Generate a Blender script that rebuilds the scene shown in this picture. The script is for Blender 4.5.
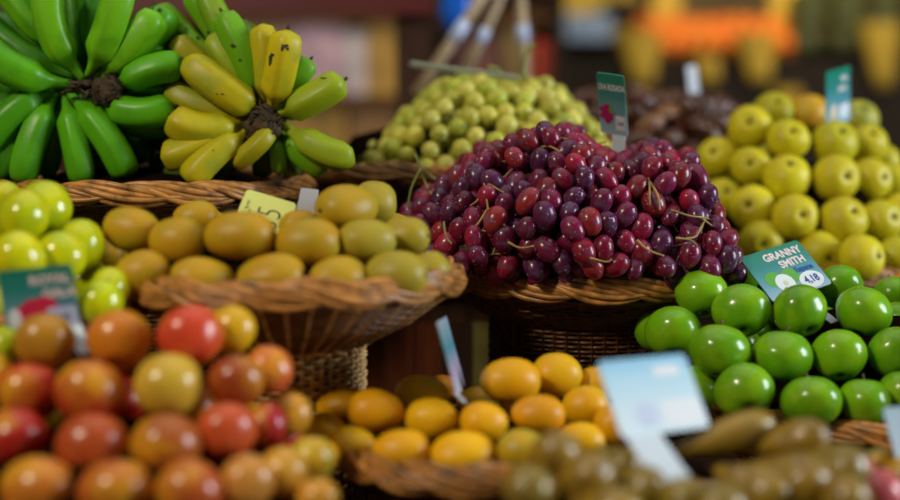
import bpy, math, random
from mathutils import Vector, Matrix, Quaternion, noise
random.seed(7)
S = bpy.context.scene
COL = S.collection
PI = math.pi
for o in list(bpy.data.objects):
    bpy.data.objects.remove(o)

# ------------------------------------------------------------------ camera
CAM = Vector((0, 0, 1.45)); PITCH = math.radians(5.0); F = 1400.0
cd = bpy.data.cameras.new('camera'); cam = bpy.data.objects.new('camera', cd); COL.objects.link(cam)
cam.location = CAM; cam.rotation_euler = (PI / 2 - PITCH, 0, 0)
cd.sensor_width = 36; cd.lens = 56; cd.clip_start = 0.05; cd.clip_end = 60
cd.dof.use_dof = True; cd.dof.focus_distance = 1.67; cd.dof.aperture_fstop = 1.32
S.camera = cam

def P(px, py, Y):
    """world point seen at pixel px,py at world distance Y"""
    a = (px - 450) / F; b = (250 - py) / F
    d = Vector((a, math.cos(PITCH) + b * math.sin(PITCH), -math.sin(PITCH) + b * math.cos(PITCH)))
    return CAM + d * (Y / d.y)
def mpp(Y): return Y / F            # metres per pixel at Y

# ------------------------------------------------------------------ world, light, exposure
w = bpy.data.worlds.new('market_air'); S.world = w; w.use_nodes = True
w.node_tree.nodes['Background'].inputs[0].default_value = (0.75, 0.85, 1.0, 1)
w.node_tree.nodes['Background'].inputs[1].default_value = 0.035
def area(name, loc, target, size, power, col, size_y=None):
    l = bpy.data.lights.new(name, 'AREA'); l.energy = power; l.color = col; l.size = size
    if size_y: l.shape = 'RECTANGLE'; l.size_y = size_y
    o = bpy.data.objects.new(name, l); COL.objects.link(o); o.location = loc
    o.rotation_euler = (Vector(target) - Vector(loc)).to_track_quat('-Z', 'Y').to_euler()
    return o
area('daylight_opening', (4.2, 1.0, 2.35), (0.1, 1.7, 1.2), 1.5, 185, (0.86, 0.93, 1.0), 2.0)
area('warm_hall_lamp', (-1.7, -0.3, 3.1), (0.1, 1.7, 1.2), 0.35, 50, (1.0, 0.88, 0.66))
area('roof_skylight', (0.2, 1.9, 4.3), (0, 2.0, 1.0), 4.2, 44, (1.0, 0.96, 0.88))
area('far_stall_lamp', (1.4, 4.6, 3.4), (1.4, 6.4, 1.6), 0.8, 27, (1.0, 0.86, 0.6))
area('far_wall_lamp', (-1.2, 4.3, 3.4), (-1.2, 7.0, 1.6), 0.8, 30, (1.0, 0.84, 0.62))
area('far_board_fill', (2.4, 5.7, 3.8), (1.2, 7.9, 1.7), 0.8, 60, (1.0, 0.86, 0.6))  # added fill with no known source, brightening the yellow board behind the far stall
S.view_settings.view_transform = 'Standard'; S.view_settings.look = 'None'
S.view_settings.gamma = 1; S.view_settings.use_curve_mapping = False
S.view_settings.exposure = -0.06

# ------------------------------------------------------------------ helpers
def link(name, data, parent=None):
    o = bpy.data.objects.new(name, data); COL.objects.link(o)
    if parent is not None: o.parent = parent
    return o
def tag(o, label=None, cat=None, group=None, kind=None):
    if label: o['label'] = label
    if cat: o['category'] = cat
    if group: o['group'] = group
    if kind: o['kind'] = kind
    return o
def empty(name, loc=(0, 0, 0)):
    o = link(name, None); o.location = loc; o.empty_display_size = 0.02; return o
class MB:
    def __init__(s): s.v = []; s.f = []
    def tube(s, pts, rad, n=6, closed=False, cap=True):
        pts = [Vector(p) for p in pts]; N = len(pts); base = len(s.v)
        if not hasattr(rad, '__len__'): rad = [rad] * N
        up = None
        for i, p in enumerate(pts):
            a = pts[(i - 1) % N] if (closed or i > 0) else p
            b = pts[(i + 1) % N] if (closed or i < N - 1) else p
            t = (b - a).normalized()
            if up is None:
                up = Vector((0, 0, 1)) if abs(t.z) < .9 else Vector((1, 0, 0))
            x = t.cross(up)
            if x.length < 1e-5: x = t.orthogonal()
            x.normalize(); y = x.cross(t).normalized()
            if not closed: up = y
            for k in range(n):
                c = 2 * PI * k / n
                s.v.append(p + (x * math.cos(c) + y * math.sin(c)) * rad[i])
        M = N if closed else N - 1
        for i in range(M):
            for k in range(n):
                a = base + i * n + k; b = base + i * n + (k + 1) % n
                c = base + ((i + 1) % N) * n + (k + 1) % n; d = base + ((i + 1) % N) * n + k
                s.f.append((a, b, c, d))
        if not closed and cap:
            s.f.append(tuple(base + k for k in range(n))[::-1])
            s.f.append(tuple(base + (N - 1) * n + k for k in range(n)))
        return s
    def lathe(s, prof, n=24, fn=None):
        base = len(s.v)
        for j, (r, z) in enumerate(prof):
            for k in range(n):
                c = 2 * PI * k / n; v = Vector((r * math.cos(c), r * math.sin(c), z))
                s.v.append(fn(v, c, j) if fn else v)
        for j in range(len(prof) - 1):
            for k in range(n):
                a = base + j * n + k; b = base + j * n + (k + 1) % n
                s.f.append((a, a + n, b + n, b))
        return s
    def box(s, c, d, m=None, bev=0.0):
        c = Vector(c); h = Vector(d) / 2; base = len(s.v)
        for x in (-1, 1):
            for y in (-1, 1):
                for z in (-1, 1):
                    v = Vector((x * h.x, y * h.y, z * h.z))
                    if m is not None: v = m @ v
                    s.v.append(c + v)
        for q in ((0, 1, 3, 2), (4, 6, 7, 5), (0, 4, 5, 1), (2, 3, 7, 6), (0, 2, 6, 4), (1, 5, 7, 3)):
            s.f.append(tuple(base + i for i in q))
        return s
    def mesh(s, name, m, smooth=True):
        me = bpy.data.meshes.new(name); me.from_pydata([tuple(v) for v in s.v], [], s.f); me.validate()
        if smooth: me.polygons.foreach_set('use_smooth', [True] * len(me.polygons))
        if m: me.materials.append(m)
        me.update(); return me
    def obj(s, name, m, parent=None, smooth=True):
        return link(name, s.mesh(name, m, smooth), parent)
ORD = ['leftmost', 'second from left', 'third from left', 'fourth from left', 'fifth from left', 'sixth from left',
       'seventh from left', 'eighth from left', 'ninth from left', 'tenth from left']

# ------------------------------------------------------------------ materials
def mat(name): 
    m = bpy.data.materials.new(name); m.use_nodes = True
    nt = m.node_tree; return m, nt, nt.nodes['Principled BSDF']
def N(nt, t, **kw):
    n = nt.nodes.new(t)
    for k, v in kw.items(): setattr(n, k, v)
    return n
def mix(nt, fac, a, b, mode='MIX'):
    n = nt.nodes.new('ShaderNodeMix'); n.data_type = 'RGBA'; n.blend_type = mode
    for sock, val in ((n.inputs[0], fac), (n.inputs[6], a), (n.inputs[7], b)):
        if hasattr(val, 'links'): nt.links.new(val, sock)
        elif isinstance(val, (int, float)): sock.default_value = val
        else: sock.default_value = (*val, 1)
    return n.outputs[2]
def ramp(nt, fac, stops):
    n = nt.nodes.new('ShaderNodeValToRGB'); e = n.color_ramp.elements
    while len(e) < len(stops): e.new(0.5)
    for i, (p, c) in enumerate(stops):
        e[i].position = p; e[i].color = (*c, 1) if hasattr(c, '__len__') else (c, c, c, 1)
    nt.links.new(fac, n.inputs[0]); return n.outputs[0]
def noisetex(nt, scale, detail=3, stretch=(1, 1, 1), rnd=True):
    tc = N(nt, 'ShaderNodeTexCoord'); mp = N(nt, 'ShaderNodeMapping'); mp.inputs['Scale'].default_value = stretch
    nt.links.new(tc.outputs['Object'], mp.inputs[0])
    if rnd:
        oi = N(nt, 'ShaderNodeObjectInfo'); mu = N(nt, 'ShaderNodeMath', operation='MULTIPLY'); mu.inputs[1].default_value = 37.0
        nt.links.new(oi.outputs['Random'], mu.inputs[0]); nt.links.new(mu.outputs[0], mp.inputs['Location'])
    t = N(nt, 'ShaderNodeTexNoise'); t.inputs['Scale'].default_value = scale; t.inputs['Detail'].default_value = detail
    nt.links.new(mp.outputs[0], t.inputs['Vector']); return t.outputs['Fac']
def bump(nt, bs, h, strength, dist=0.02):
    b = N(nt, 'ShaderNodeBump'); b.inputs['Strength'].default_value = strength; b.inputs['Distance'].default_value = dist
    nt.links.new(h, b.inputs['Height']); nt.links.new(b.outputs[0], bs.inputs['Normal'])
def plain(name, c, rough=.5, metal=0, var=0.25, scale=20):
    m, nt, b = mat(name); n = noisetex(nt, scale)
    dark = tuple(x * (1 - var) for x in c); lite = tuple(min(1, x * (1 + var)) for x in c)
    nt.links.new(ramp(nt, n, [(.3, dark), (.7, lite)]), b.inputs['Base Color'])
    b.inputs['Roughness'].default_value = rough; b.inputs['Metallic'].default_value = metal; return m
def skin(name, second, amount=(.45, .7), scale=1.5, rough=.3, speck=None, sss=0.05, bmp=.05, bscale=20, spec=.36, stretch=(1, 1, 1), coat=0.0):
    """fruit skin: the object's own colour, mottled with a second colour and fine specks"""
    m, nt, b = mat(name); oi = N(nt, 'ShaderNodeObjectInfo')
    f = ramp(nt, noisetex(nt, scale, 3, stretch), [(amount[0], 0.0), (amount[1], 1.0)])
    c = mix(nt, f, oi.outputs['Color'], second)
    if speck:
        f2 = ramp(nt, noisetex(nt, speck[1], 2), [(speck[2], 0.0), (speck[2] + .06, 1.0)])
        c = mix(nt, f2, c, speck[0])
    nt.links.new(c, b.inputs['Base Color'])
    b.inputs['Roughness'].default_value = rough; b.inputs['Specular IOR Level'].default_value = spec
    b.inputs['Coat Weight'].default_value = coat; b.inputs['Coat Roughness'].default_value = .12
    if sss:
        b.inputs['Subsurface Weight'].default_value = sss; b.inputs['Subsurface Radius'].default_value = (1, .6, .2)
        b.inputs['Subsurface Scale'].default_value = 0.008
    bump(nt, b, noisetex(nt, bscale, 3), bmp)
    return m
M_GRANNY = skin('green_apple_skin', (.26, .50, .008), (.42, .72), 1.2, .24, ((.30, .55, .04), 22, .70), .06, .02, coat=.3)
M_NASHI = skin('yellow_pear_skin', (.56, .44, .010), (.45, .75), 1.6, .42, ((.28, .20, .03), 16, .68), .08, .05)
M_KIWI = skin('brown_fruit_skin', (.42, .31, .012), (.4, .75), 1.1, .42, ((.22, .13, .02), 30, .72), .03, .06, 30)
M_GOLD = skin('yellow_green_skin', (.42, .52, .004), (.4, .7), 1.0, .2, None, .08, .01, coat=.5)
M_MANGO = skin('mango_skin', (.82, .38, .002), (.45, .8), 1.1, .40, ((.35, .2, .02), 26, .75), .08, .05)
M_PEAR = skin('russet_pear_skin', (.20, .12, .02), (.4, .7), 1.6, .38, ((.12, .08, .01), 22, .65), .03, .08, spec=.6, coat=.45)
M_ORANGE = skin('orange_peel', (.75, .22, .01), (.4, .7), 2, .4, None, .05, .12, 45)
M_DATE = skin('date_skin', (.07, .02, .006), (.4, .65), 1.6, .22, ((.42, .22, .05), 3, .62), .0, .25, 4.5, spec=.5, coat=.25)
M_RGRAPE = skin('red_grape_skin', (.10, .075, .14), (.50, .80), 1.3, .27, ((.30, .26, .42), 3.2, .66), .03, .03, coat=.15)
M_GGRAPE = skin('green_grape_skin', (.50, .48, .08), (.45, .8), 1.2, .30, ((.40, .30, .05), 9, .80), .40, .03)
# banana skins: the object's colour, dark bruises and a browner line along ridges
M_BANANA = skin('banana_skin', (.26, .34, .02), (.5, .8), 22, .42, ((.05, .035, .012), 38, .77), .03, .03, 60, stretch=(1, 1, 1))
M_BANANAG = skin('green_banana_skin', (.06, .26, .004), (.45, .75), 24, .38, None, .03, .03, 60)
# apples with a red blush
def blush_mat():
    m, nt, b = mat('blushed_apple_skin'); oi = N(nt, 'ShaderNodeObjectInfo')
    tc = N(nt, 'ShaderNodeTexCoord'); sx = N(nt, 'ShaderNodeSeparateXYZ'); nt.links.new(tc.outputs['Object'], sx.inputs[0])
    n = noisetex(nt, 1.0, 2); st = noisetex(nt, 7, 3, (1, 1, .12))
    a = N(nt, 'ShaderNodeMath', operation='MULTIPLY_ADD'); a.inputs[1].default_value = 0.26; nt.links.new(sx.outputs[0], a.inputs[0]); nt.links.new(n, a.inputs[2])
    a2 = N(nt, 'ShaderNodeMath', operation='MULTIPLY_ADD'); a2.inputs[1].default_value = 0.3; nt.links.new(st, a2.inputs[0]); nt.links.new(a.outputs[0], a2.inputs[2])
    f = ramp(nt, a2.outputs[0], [(.68, 0.0), (1.0, .85)])
    c = mix(nt, f, oi.outputs['Color'], (.70, .34, .010))
    sp = ramp(nt, noisetex(nt, 16, 2), [(.68, 0.0), (.74, 1.0)])
    c = mix(nt, sp, c, (.7, .4, .15))
    nt.links.new(c, b.inputs['Base Color']); b.inputs['Roughness'].default_value = .3
    b.inputs['Coat Weight'].default_value = .25; b.inputs['Coat Roughness'].default_value = .2
    b.inputs['Subsurface Weight'].default_value = .0
    return m
M_BLUSH = blush_mat()
M_STEM = plain('woody_stem', (.10, .06, .025), .7)
M_CALYX = plain('dark_calyx', (.03, .02, .01), .8)
M_RSTEM = plain('grape_stem_tan', (.34, .22, .07), .55, var=.4, scale=60)
M_GSTEM = plain('grape_stem_green', (.24, .28, .07), .55, var=.3, scale=60)
M_CROWN = plain('banana_stalk_brown', (.055, .034, .016), .9, var=.7, scale=90)
M_NECK = plain('banana_tip_dark', (.035, .03, .012), .7)
def wicker(name, c, dark=.35):
    m, nt, b = mat(name); oi = N(nt, 'ShaderNodeObjectInfo')
    n = noisetex(nt, 60, 3, (1, 1, 1)); base = ramp(nt, n, [(.3, tuple(x * dark for x in c)), (.5, c), (.72, tuple(min(1, x * 1.5) for x in c))])
    r = ramp(nt, oi.outputs['Random'], [(0, .7), (1, 1.15)])
    nt.links.new(mix(nt, 1.0, base, r, 'MULTIPLY'), b.inputs['Base Color'])
    b.inputs['Roughness'].default_value = .36; bump(nt, b, noisetex(nt, 300, 2), .15, .002)
    return m
M_WICK = wicker('varnished_wicker', (.46, .20, .045))
M_WICKD = wicker('dark_wicker', (.15, .055, .014))
M_WICKL = wicker('pale_wicker', (.66, .42, .16))
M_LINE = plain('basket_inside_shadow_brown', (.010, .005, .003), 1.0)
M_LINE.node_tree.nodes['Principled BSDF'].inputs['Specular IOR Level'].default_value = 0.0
def wood(name, c, rough=.6):
    m, nt, b = mat(name); n = noisetex(nt, 6, 4, (1, 1, 14) if False else (14, 14, 1))
    nt.links.new(ramp(nt, n, [(.3, tuple(x * .6 for x in c)), (.7, tuple(min(1, x * 1.25) for x in c))]), b.inputs['Base Color'])
    b.inputs['Roughness'].default_value = rough; b.inputs['Specular IOR Level'].default_value = .15; bump(nt, b, n, .2, .004); return m

# ------------------------------------------------------------------ setting
def slab(name, lo, hi, m, parent=None):
    lo = Vector(lo); hi = Vector(hi); return MB().box((lo + hi) / 2, hi - lo).obj(name, m, parent, False)
fl = slab('floor', (-7, -3, -.1), (7, 9.6, 0), plain('hall_floor_concrete', (.16, .13, .10), .6, scale=3)); tag(fl, kind='structure')
wl = slab('wall_back', (-7, 9.2, 0), (7, 9.4, 5.5), plain('hall_back_wall_ochre', (.24, .14, .035), .8, scale=.8)); tag(wl, kind='structure')
# front counter, back riser: planks
def planks(root, name, x0, x1, y0, y1, z, t, n, m):
    w_ = (y1 - y0) / n
    for i in range(n):
        a = y0 + i * w_
        slab(name, (x0, a + .0015, z - t), (x1, a + w_ - .0015, z), m, root)
W_TOP = wood('counter_wood', (.05, .022, .010)); W_RED = wood('board_red_brown', (.13, .030, .010)); W_DK = wood('board_dark', (.035, .016, .009))
ct = empty('market_counter', (0, 1.4, 0)); tag(ct, 'dark wooden counter under the front row of baskets', 'counter')
ct.location = (0, 0, 0)
planks(ct, 'plank', -1.1, 1.15, .9, 2.02, .97, .03, 8, W_TOP)
for x in (-1.0, 1.05):
    for y in (.96, 1.92): slab('leg', (x - .035, y - .035, 0), (x + .035, y + .035, .94), W_DK, ct)
slab('apron', (-1.05, .93, .84), (1.1, .95, .94), W_DK, ct)
rs = empty('rear_riser', (0, 0, 0)); tag(rs, 'raised wooden riser of coloured boards behind the front baskets', 'riser')
planks(rs, 'plank', -1.1, 1.15, 2.04, 3.0, 1.19, .025, 6, W_TOP)
bx = -1.1
cols = [W_RED, W_DK, W_RED, W_RED, W_DK]
i = 0
while bx < 1.12:
    wd = .072
    if bx < -.12: m = cols[i % 5]
    elif bx < -.05: m, wd = W_RED, .04
    elif bx < -.012: m, wd = W_DK, .045
    elif bx < .02: m, wd = plain('board_crimson', (.20, .006, .006), .5), .022
    elif bx < .05: m, wd = plain('board_olive', (.14, .115, .02), .6), .03
    else: m = W_DK
    slab('board', (bx, 2.03 + (.004 if i % 2 else 0), 0.0), (bx + wd - .002, 2.05, 1.165), m, rs); bx += wd; i += 1

# ------------------------------------------------------------------ baskets
def rod_meshes(R, a, span, m, key, nrod=4, thick=.0037):
    out = []
    for i in range(nrod):
        pts = []; rad = []; K = 17
        for k in range(K):
            t = k / (K - 1); th = math.radians(122 - 150 * t - i * 31 * math.sin(PI * min(1, t * 1.15 + .04)) ** .7); ph = i * .0030 / R + t * span
            mm = a * (.92 + .42 * math.sin(PI * t) + .06 * math.sin(2.1 * i + 5 * t))
            r = R + mm * math.cos(th) * 1.0; z = mm * math.sin(th) * 1.25
            pts.append((r * math.cos(ph), r * math.sin(ph), z))
            rad.append(thick * (.8 + .3 * math.sin(PI * min(1, t * 1.3))))
        mb = MB(); mb.tube(pts, rad, 7); out.append(mb.mesh('rim_rod_' + key, m))
    return out
def basket(label, X, Y, zr, R, prof, ztable, m=M_WICK, mb_=M_WICKD, mfoot=None, step=.0062, nst=44, pitch=16, pad=.02, padr=.9, wr=.0021):
    b = empty('wicker_basket', (X, Y, ztable)); tag(b, label, 'basket', 'wicker baskets on the fruit stall')
    dz = zr - ztable
    off = Vector((0, 0, dz))
    ms = rod_meshes(R, .0092, 2 * PI / pitch * 2.05, m, 'r')
    ro = random.random() * 6
    for k in range(pitch):
        for i, me in enumerate(ms):
            o = link('rim_rod', me, b); o.location = off; o.rotation_euler = (0, 0, ro + 2 * PI * k / pitch + random.uniform(-.012, .012))
            s_ = random.uniform(.99, 1.012); o.scale = (s_, s_, random.uniform(.85, 1.15))
    # arc-length samples of the profile
    P2 = [Vector((r, z)) for r, z in prof]
    L = [0]
    for i in range(1, len(P2)): L.append(L[-1] + (P2[i] - P2[i - 1]).length)
    def at(s):
        for i in range(1, len(P2)):
            if s <= L[i] or i == len(P2) - 1:
                return P2[i - 1].lerp(P2[i], min(1, (s - L[i - 1]) / max(1e-6, L[i] - L[i - 1])))
    split = prof_foot = None
    body = MB(); foot = MB(); rows = int(L[-1] / step)
    for j in range(rows):
        q = at((j + .5) * step); par = j % 2
        isf = mfoot and q.x < min(p.x for p in P2) + .004; tgt = foot if isf else body
        n = nst * 3; pts = []
        for k in range(n):
            a = 2 * PI * k / n; am = (.0034 if isf else .0022) * math.cos(nst * a / 2 * 1.0 + PI * par)
            pts.append(((q.x + am) * math.cos(a), (q.x + am) * math.sin(a), q.y + random.uniform(-.0003, .0003)))
        tgt.tube(pts, wr * random.uniform(.92, 1.1), 5, closed=True)
    for mesh_, mm in ((body, mb_), (foot, mfoot)):
        if mesh_.v:
            o = mesh_.obj('woven_body' if mesh_ is body else 'woven_foot', mm, b); o.location = off; tag(o, kind='stuff')
    st = MB()
    for k in range(nst):
        a = 2 * PI * (k + .5) / nst * 1.0
        st.tube([(p.x * math.cos(a), p.x * math.sin(a), p.y) for p in P2], .0024, 5)
    o = st.obj('stakes', mfoot or mb_, b); o.location = off; tag(o, kind='stuff')
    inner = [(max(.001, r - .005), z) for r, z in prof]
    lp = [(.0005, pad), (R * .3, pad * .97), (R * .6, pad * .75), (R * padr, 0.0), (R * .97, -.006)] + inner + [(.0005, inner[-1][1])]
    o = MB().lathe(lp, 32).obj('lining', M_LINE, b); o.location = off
    return b
def flare(R, r, h, bot):     # tray flaring out over a narrower foot
    return [(R, -.012), (R - .012, -.02), (R - (R - r) * .45, -.02 - h * .45), (r + .012, -.02 - h * .85), (r, -.02 - h), (r, -bot)]

PL = {}   # pile placements used for padding
basket('flared honey wicker basket on a woven foot holding brown fruit in the middle left', -.174, 1.54, 1.284, .178, flare(.178, .077, .055, .31), .97, mfoot=M_WICKL, pad=.045, step=.0056)
basket('dark brown wicker basket full of red grapes in the centre', .185, 1.855, 1.252, .182, flare(.182, .131, .028, .278), .97, pad=.10, step=.0058, nst=52, padr=.8)
basket('wide wicker basket heaped with green apples on the right', .545, 1.705, 1.118, .24, flare(.24, .185, .05, .144), .97, pad=.11, padr=.62, pitch=18)
basket('wicker basket under the two banana bunches at upper left', -.405, 1.915, 1.367, .205, flare(.205, .10, .075, .395), .97, pad=.03, pitch=16)
basket('wicker basket heaped with green grapes behind the red grapes', -.03, 2.165, 1.384, .20, flare(.20, .12, .05, .19), 1.19, pad=.07, padr=.8)
basket('wicker basket of yellow round pears at upper right', .55, 2.22, 1.236, .225, flare(.225, .2, .01, .042), 1.19, pad=.16, padr=.7, step=.007)
basket('wicker basket of brown dates behind the red grapes', .34, 2.62, 1.36, .17, flare(.17, .11, .04, .165), 1.19, pad=.05, step=.008)
basket('wicker basket of yellow green fruit at the far left edge', -.505, 1.50, 1.255, .16, flare(.16, .09, .05, .28), .97, pad=.05, step=.008)
basket('low wicker basket of yellow mangoes at the bottom centre', .046, 1.425, 1.122, .154, flare(.154, .12, .03, .148), .97, pad=.004, padr=.75)
basket('low wicker basket of red and yellow apples at bottom left', -.31, 1.265, 1.105, .19, flare(.19, .15, .03, .13), .97, pad=.07, padr=.7, step=.008)
basket('low wicker basket of brown pears at the bottom right of centre', .205, 1.135, 1.10, .158, flare(.158, .13, .03, .126), .97, pad=.01, step=.008)
basket('small low wicker basket of pink apples at bottom right corner', .46, 1.29, 1.075, .11, flare(.11, .09, .02, .10), .97, pad=.01, step=.008)

# ------------------------------------------------------------------ fruit meshes (unit radius)
def apple_mesh(name, m, flat=.90, top=.30, bot=.17, lobes=.035, narrow=.06, seed=0):
    def f(v, c, j):
        z = v.z
        k = 1 + lobes * math.cos(5 * c + seed) * max(0, -z) ** 1.5 - narrow * max(0, -z) + .02 * math.sin(2 * c + seed)
        n_ = noise.noise(v * 1.1 + Vector((seed * 3.1, 0, 0))) * .05
        return Vector((v.x * (k + n_), v.y * (k + n_), z + .03 * math.sin(c + seed) * (v.x ** 2 + v.y ** 2)))
    prof = []
    for j in range(21):
        th = PI * j / 20; s = max(math.sin(th), .004); z = math.cos(th) * flat
        if j <= 10: z -= top * math.exp(-(s / .30) ** 2)
        else: z += bot * math.exp(-(s / .24) ** 2)
        prof.append((s, z))
    return MB().lathe(prof, 28, f).mesh(name, m)
def ovoid_mesh(name, m, e=.9, egg=.08, seed=0, rough=.03, dims=0.0):
    """long axis X, unit radius"""
    def f(v, c, j):
        n_ = 1 + noise.noise(v * 1.3 + Vector((seed * 5.3, 1, 0))) * rough
        return Vector((v.z, v.x * (1 + egg * v.z) * n_, v.y * (1 + egg * v.z) * n_))
    prof = []
    for j in range(21):
        th = PI * j / 20; s = max(math.sin(th), .004) ** e; z = math.cos(th)
        if dims: z -= math.copysign(dims * math.exp(-(s / .22) ** 2), z)
        prof.append((s, z))
    return MB().lathe(prof, 28, f).mesh(name, m)
def pear_mesh(name, m, seed=0):
    """long axis X, neck towards -X, blunt end towards +X"""
    pr = [(.004, 1.0), (.20, 1.04), (.45, .99), (.72, .84), (.92, .60), (1.0, .30), (.97, 0.0), (.86, -.30), (.69, -.60), (.52, -.90),
          (.42, -1.15), (.36, -1.35), (.27, -1.47), (.10, -1.52), (.004, -1.5)]
    def f(v, c, j):
        n_ = 1 + noise.noise(v * 1.2 + Vector((seed * 4.1, 2, 0))) * .08
        return Vector((v.z, v.x * n_ + .05 * v.z ** 2, v.y * n_))
    return MB().lathe(pr, 24, f).mesh(name, m)
def stem_mesh(h=.42, z0=.58, r=.045):
    return MB().tube([(0, 0, z0), (.02, .01, z0 + h * .4), (.07, .02, z0 + h * .8), (.10, .03, z0 + h)], [r, r * .8, r * .9, r * 1.4], 6).mesh('stem', M_STEM)
def calyx_mesh(z=-.70, r=.12):
    mb = MB()
    mb.lathe([(.004, z - .02), (r * .5, z - .045), (r, z - .03), (r * 1.15, z + .02)], 10)
    for k in range(5):
        a = 2 * PI * k / 5
        mb.tube([(r * .4 * math.cos(a), r * .4 * math.sin(a), z - .03), (r * math.cos(a), r * math.sin(a), z - .075), (r * 1.5 * math.cos(a + .2), r * 1.5 * math.sin(a + .2), z - .085)], [.02, .028, .008], 4)
    return mb.mesh('calyx', M_CALYX)
ME_STEM = stem_mesh(); ME_CAL = calyx_mesh(-.70, .10); ME_CALN = calyx_mesh(-.79, .085)
ME_EYE = MB().lathe([(.003, .03), (.06, .035), (.10, .015), (.11, -.02)], 9).mesh('blossom_end', M_CALYX)

def relax(items, it=80, eps=.97, lim=.06):
    """slide fruits nearer or farther along their own lines until none cut into each other"""
    y0 = [q['Y'] for q in items]
    for _ in range(it):
        mv = 0
        for i in range(len(items)):
            a = items[i]
            for j in range(i + 1, len(items)):
                b = items[j]
                pa, pb = P(a['px'], a['py'], a['Y']), P(b['px'], b['py'], b['Y'])
                wa = (a['w'] + b['w']) / 2 * mpp(a['Y']); ha = (a['h'] + b['h']) / 2 * mpp(a['Y'])
                d = pb - pa
                q = math.sqrt((d.x / wa) ** 2 + (d.z / ha) ** 2 + (d.y / (.5 * (wa + ha))) ** 2)
                if q < eps:
                    s = 1 if b['Y'] >= a['Y'] else -1
                    st = (eps - q) * .012 + .0004
                    a['Y'] -= s * st; b['Y'] += s * st; mv += 1
        for k, q in enumerate(items):
            q['Y'] = min(max(q['Y'], y0[k] - lim), y0[k] + lim)
        if not mv: break
SPH = []
def pile(data, kindname, cat, group, meshes, wording, rowname, colours, aim=None, style='apple', jitter=.12, seed=1, lim=.06, extra=None):
    """data rows: (row, px, py, w, h, Y[, colour][, (ax, ay)])"""
    rnd = random.Random(seed); items = []
    for d in data:
        q = dict(row=d[0], px=d[1], py=d[2], w=d[3], h=d[4], Y=d[5], col=None, ax=None, look=None)
        for e in d[6:]:
            if isinstance(e, str): q['look'] = e
            elif len(e) == 3: q['col'] = e
            else: q['ax'] = e
        items.append(q)
    relax(items, lim=lim)
    rows = {}
    for q in items: rows.setdefault(q['row'], []).append(q)
    for r in rows.values():
        r.sort(key=lambda q: q['px'])
        for i, q in enumerate(r):
            o_ = ORD[i] if len(r) > 1 else 'the only one'
            q['label'] = '%s, %s %s' % (q['look'] or wording, o_, rowname[q['row']])
    for q in items:
        c = P(q['px'], q['py'], q['Y']); mp = mpp(q['Y']) * 1.005
        o = link(kindname, rnd.choice(meshes)); o.location = c
        rw, rh = q['w'] / 2 * mp, q['h'] / 2 * mp
        if style == 'apple':
            o.scale = (rw, rw, (rw * .5 + rh * .5) / .93)
            if q['ax'] is not None:       # bottom of the fruit turned towards this side of its face
                ax, ay = q['ax']; v = Vector((ax, -math.sqrt(max(.05, 1 - ax * ax - ay * ay)), ay)).normalized()
                o.rotation_mode = 'QUATERNION'
                o.rotation_quaternion = (-v).to_track_quat('Z', 'Y') @ Quaternion((0, 0, 1), rnd.uniform(0, 6))
            else:
                o.rotation_euler = Matrix.Rotation(-.55 + rnd.gauss(0, .14), 3, 'X').__matmul__(Matrix.Rotation(rnd.gauss(0, .18), 3, 'Y')).__matmul__(Matrix.Rotation(rnd.uniform(0, 6), 3, 'Z')).to_euler()
            if style == 'apple':
                s = link('stem', ME_STEM, o)
                s = link('calyx', ME_CALN if kindname == 'yellow_pear' else ME_CAL, o)
        else:
            o.scale = (rw * 1.02, (rw + rh) / 2 * .95, rh)
            o.rotation_euler = (rnd.gauss(0, .25), rnd.gauss(0, .08), rnd.gauss(0, .22) + (PI if rnd.random() < .5 else 0))
            s = link('blossom_end', ME_EYE, o); s.rotation_euler = (0, PI / 2, 0); s.location = (.965, 0, 0)
            s.scale = (1, 1, 1)
        cc = q['col'] or rnd.choice(colours); j = 1 + rnd.uniform(-jitter, jitter)
        o.color = (cc[0] * j, cc[1] * j, cc[2], 1)
        tag(o, q['label'], cat, group)
        if extra: extra(o, q)
        SPH.append((c, (rw + rh) / 2))
    return items

# green apples
G = [('t', 701.5, 293.5, 53, 51, 1.66), ('b', 737, 277, 46, 44, 1.76), ('t', 741, 311, 58, 54, 1.62), ('t', 800, 311, 56, 54, 1.61),
     ('t', 864, 312, 58, 51, 1.62), ('b', 839, 287, 48, 42, 1.74), ('t', 899, 322, 42, 44, 1.68), ('b', 790, 292, 48, 44, 1.76), ('b', 893, 296, 44, 40, 1.80),
     ('m', 673, 332, 58, 50, 1.62), ('b', 657, 331, 46, 44, 1.70), ('m', 719.5, 351, 62, 54, 1.56), ('m', 783, 356, 61, 52, 1.555),
     ('m', 839, 355, 55, 54, 1.56), ('m', 896, 353, 56, 53, 1.57),
     ('f', 744, 392, 61, 56, 1.515), ('f', 811, 402, 62, 50, 1.50), ('f', 864, 402, 54, 51, 1.515), ('f', 903, 395, 52, 50, 1.53), ('f', 695, 390, 52, 50, 1.56)]
gm = [apple_mesh('green_apple', M_GRANNY, .88, .28, .16, .04, .08, s) for s in (0, 1, 2)]
pile(G, 'green_apple', 'apple', 'green apples in the basket', gm, 'glossy green apple',
     {'t': 'in the upper row of the green apples', 'm': 'in the middle row of the green apples', 'f': 'in the bottom row of the green apples', 'b': 'at the back of the green apple heap'},
     [(.15, .40, .006), (.18, .44, .006), (.13, .37, .005)], seed=3)
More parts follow.
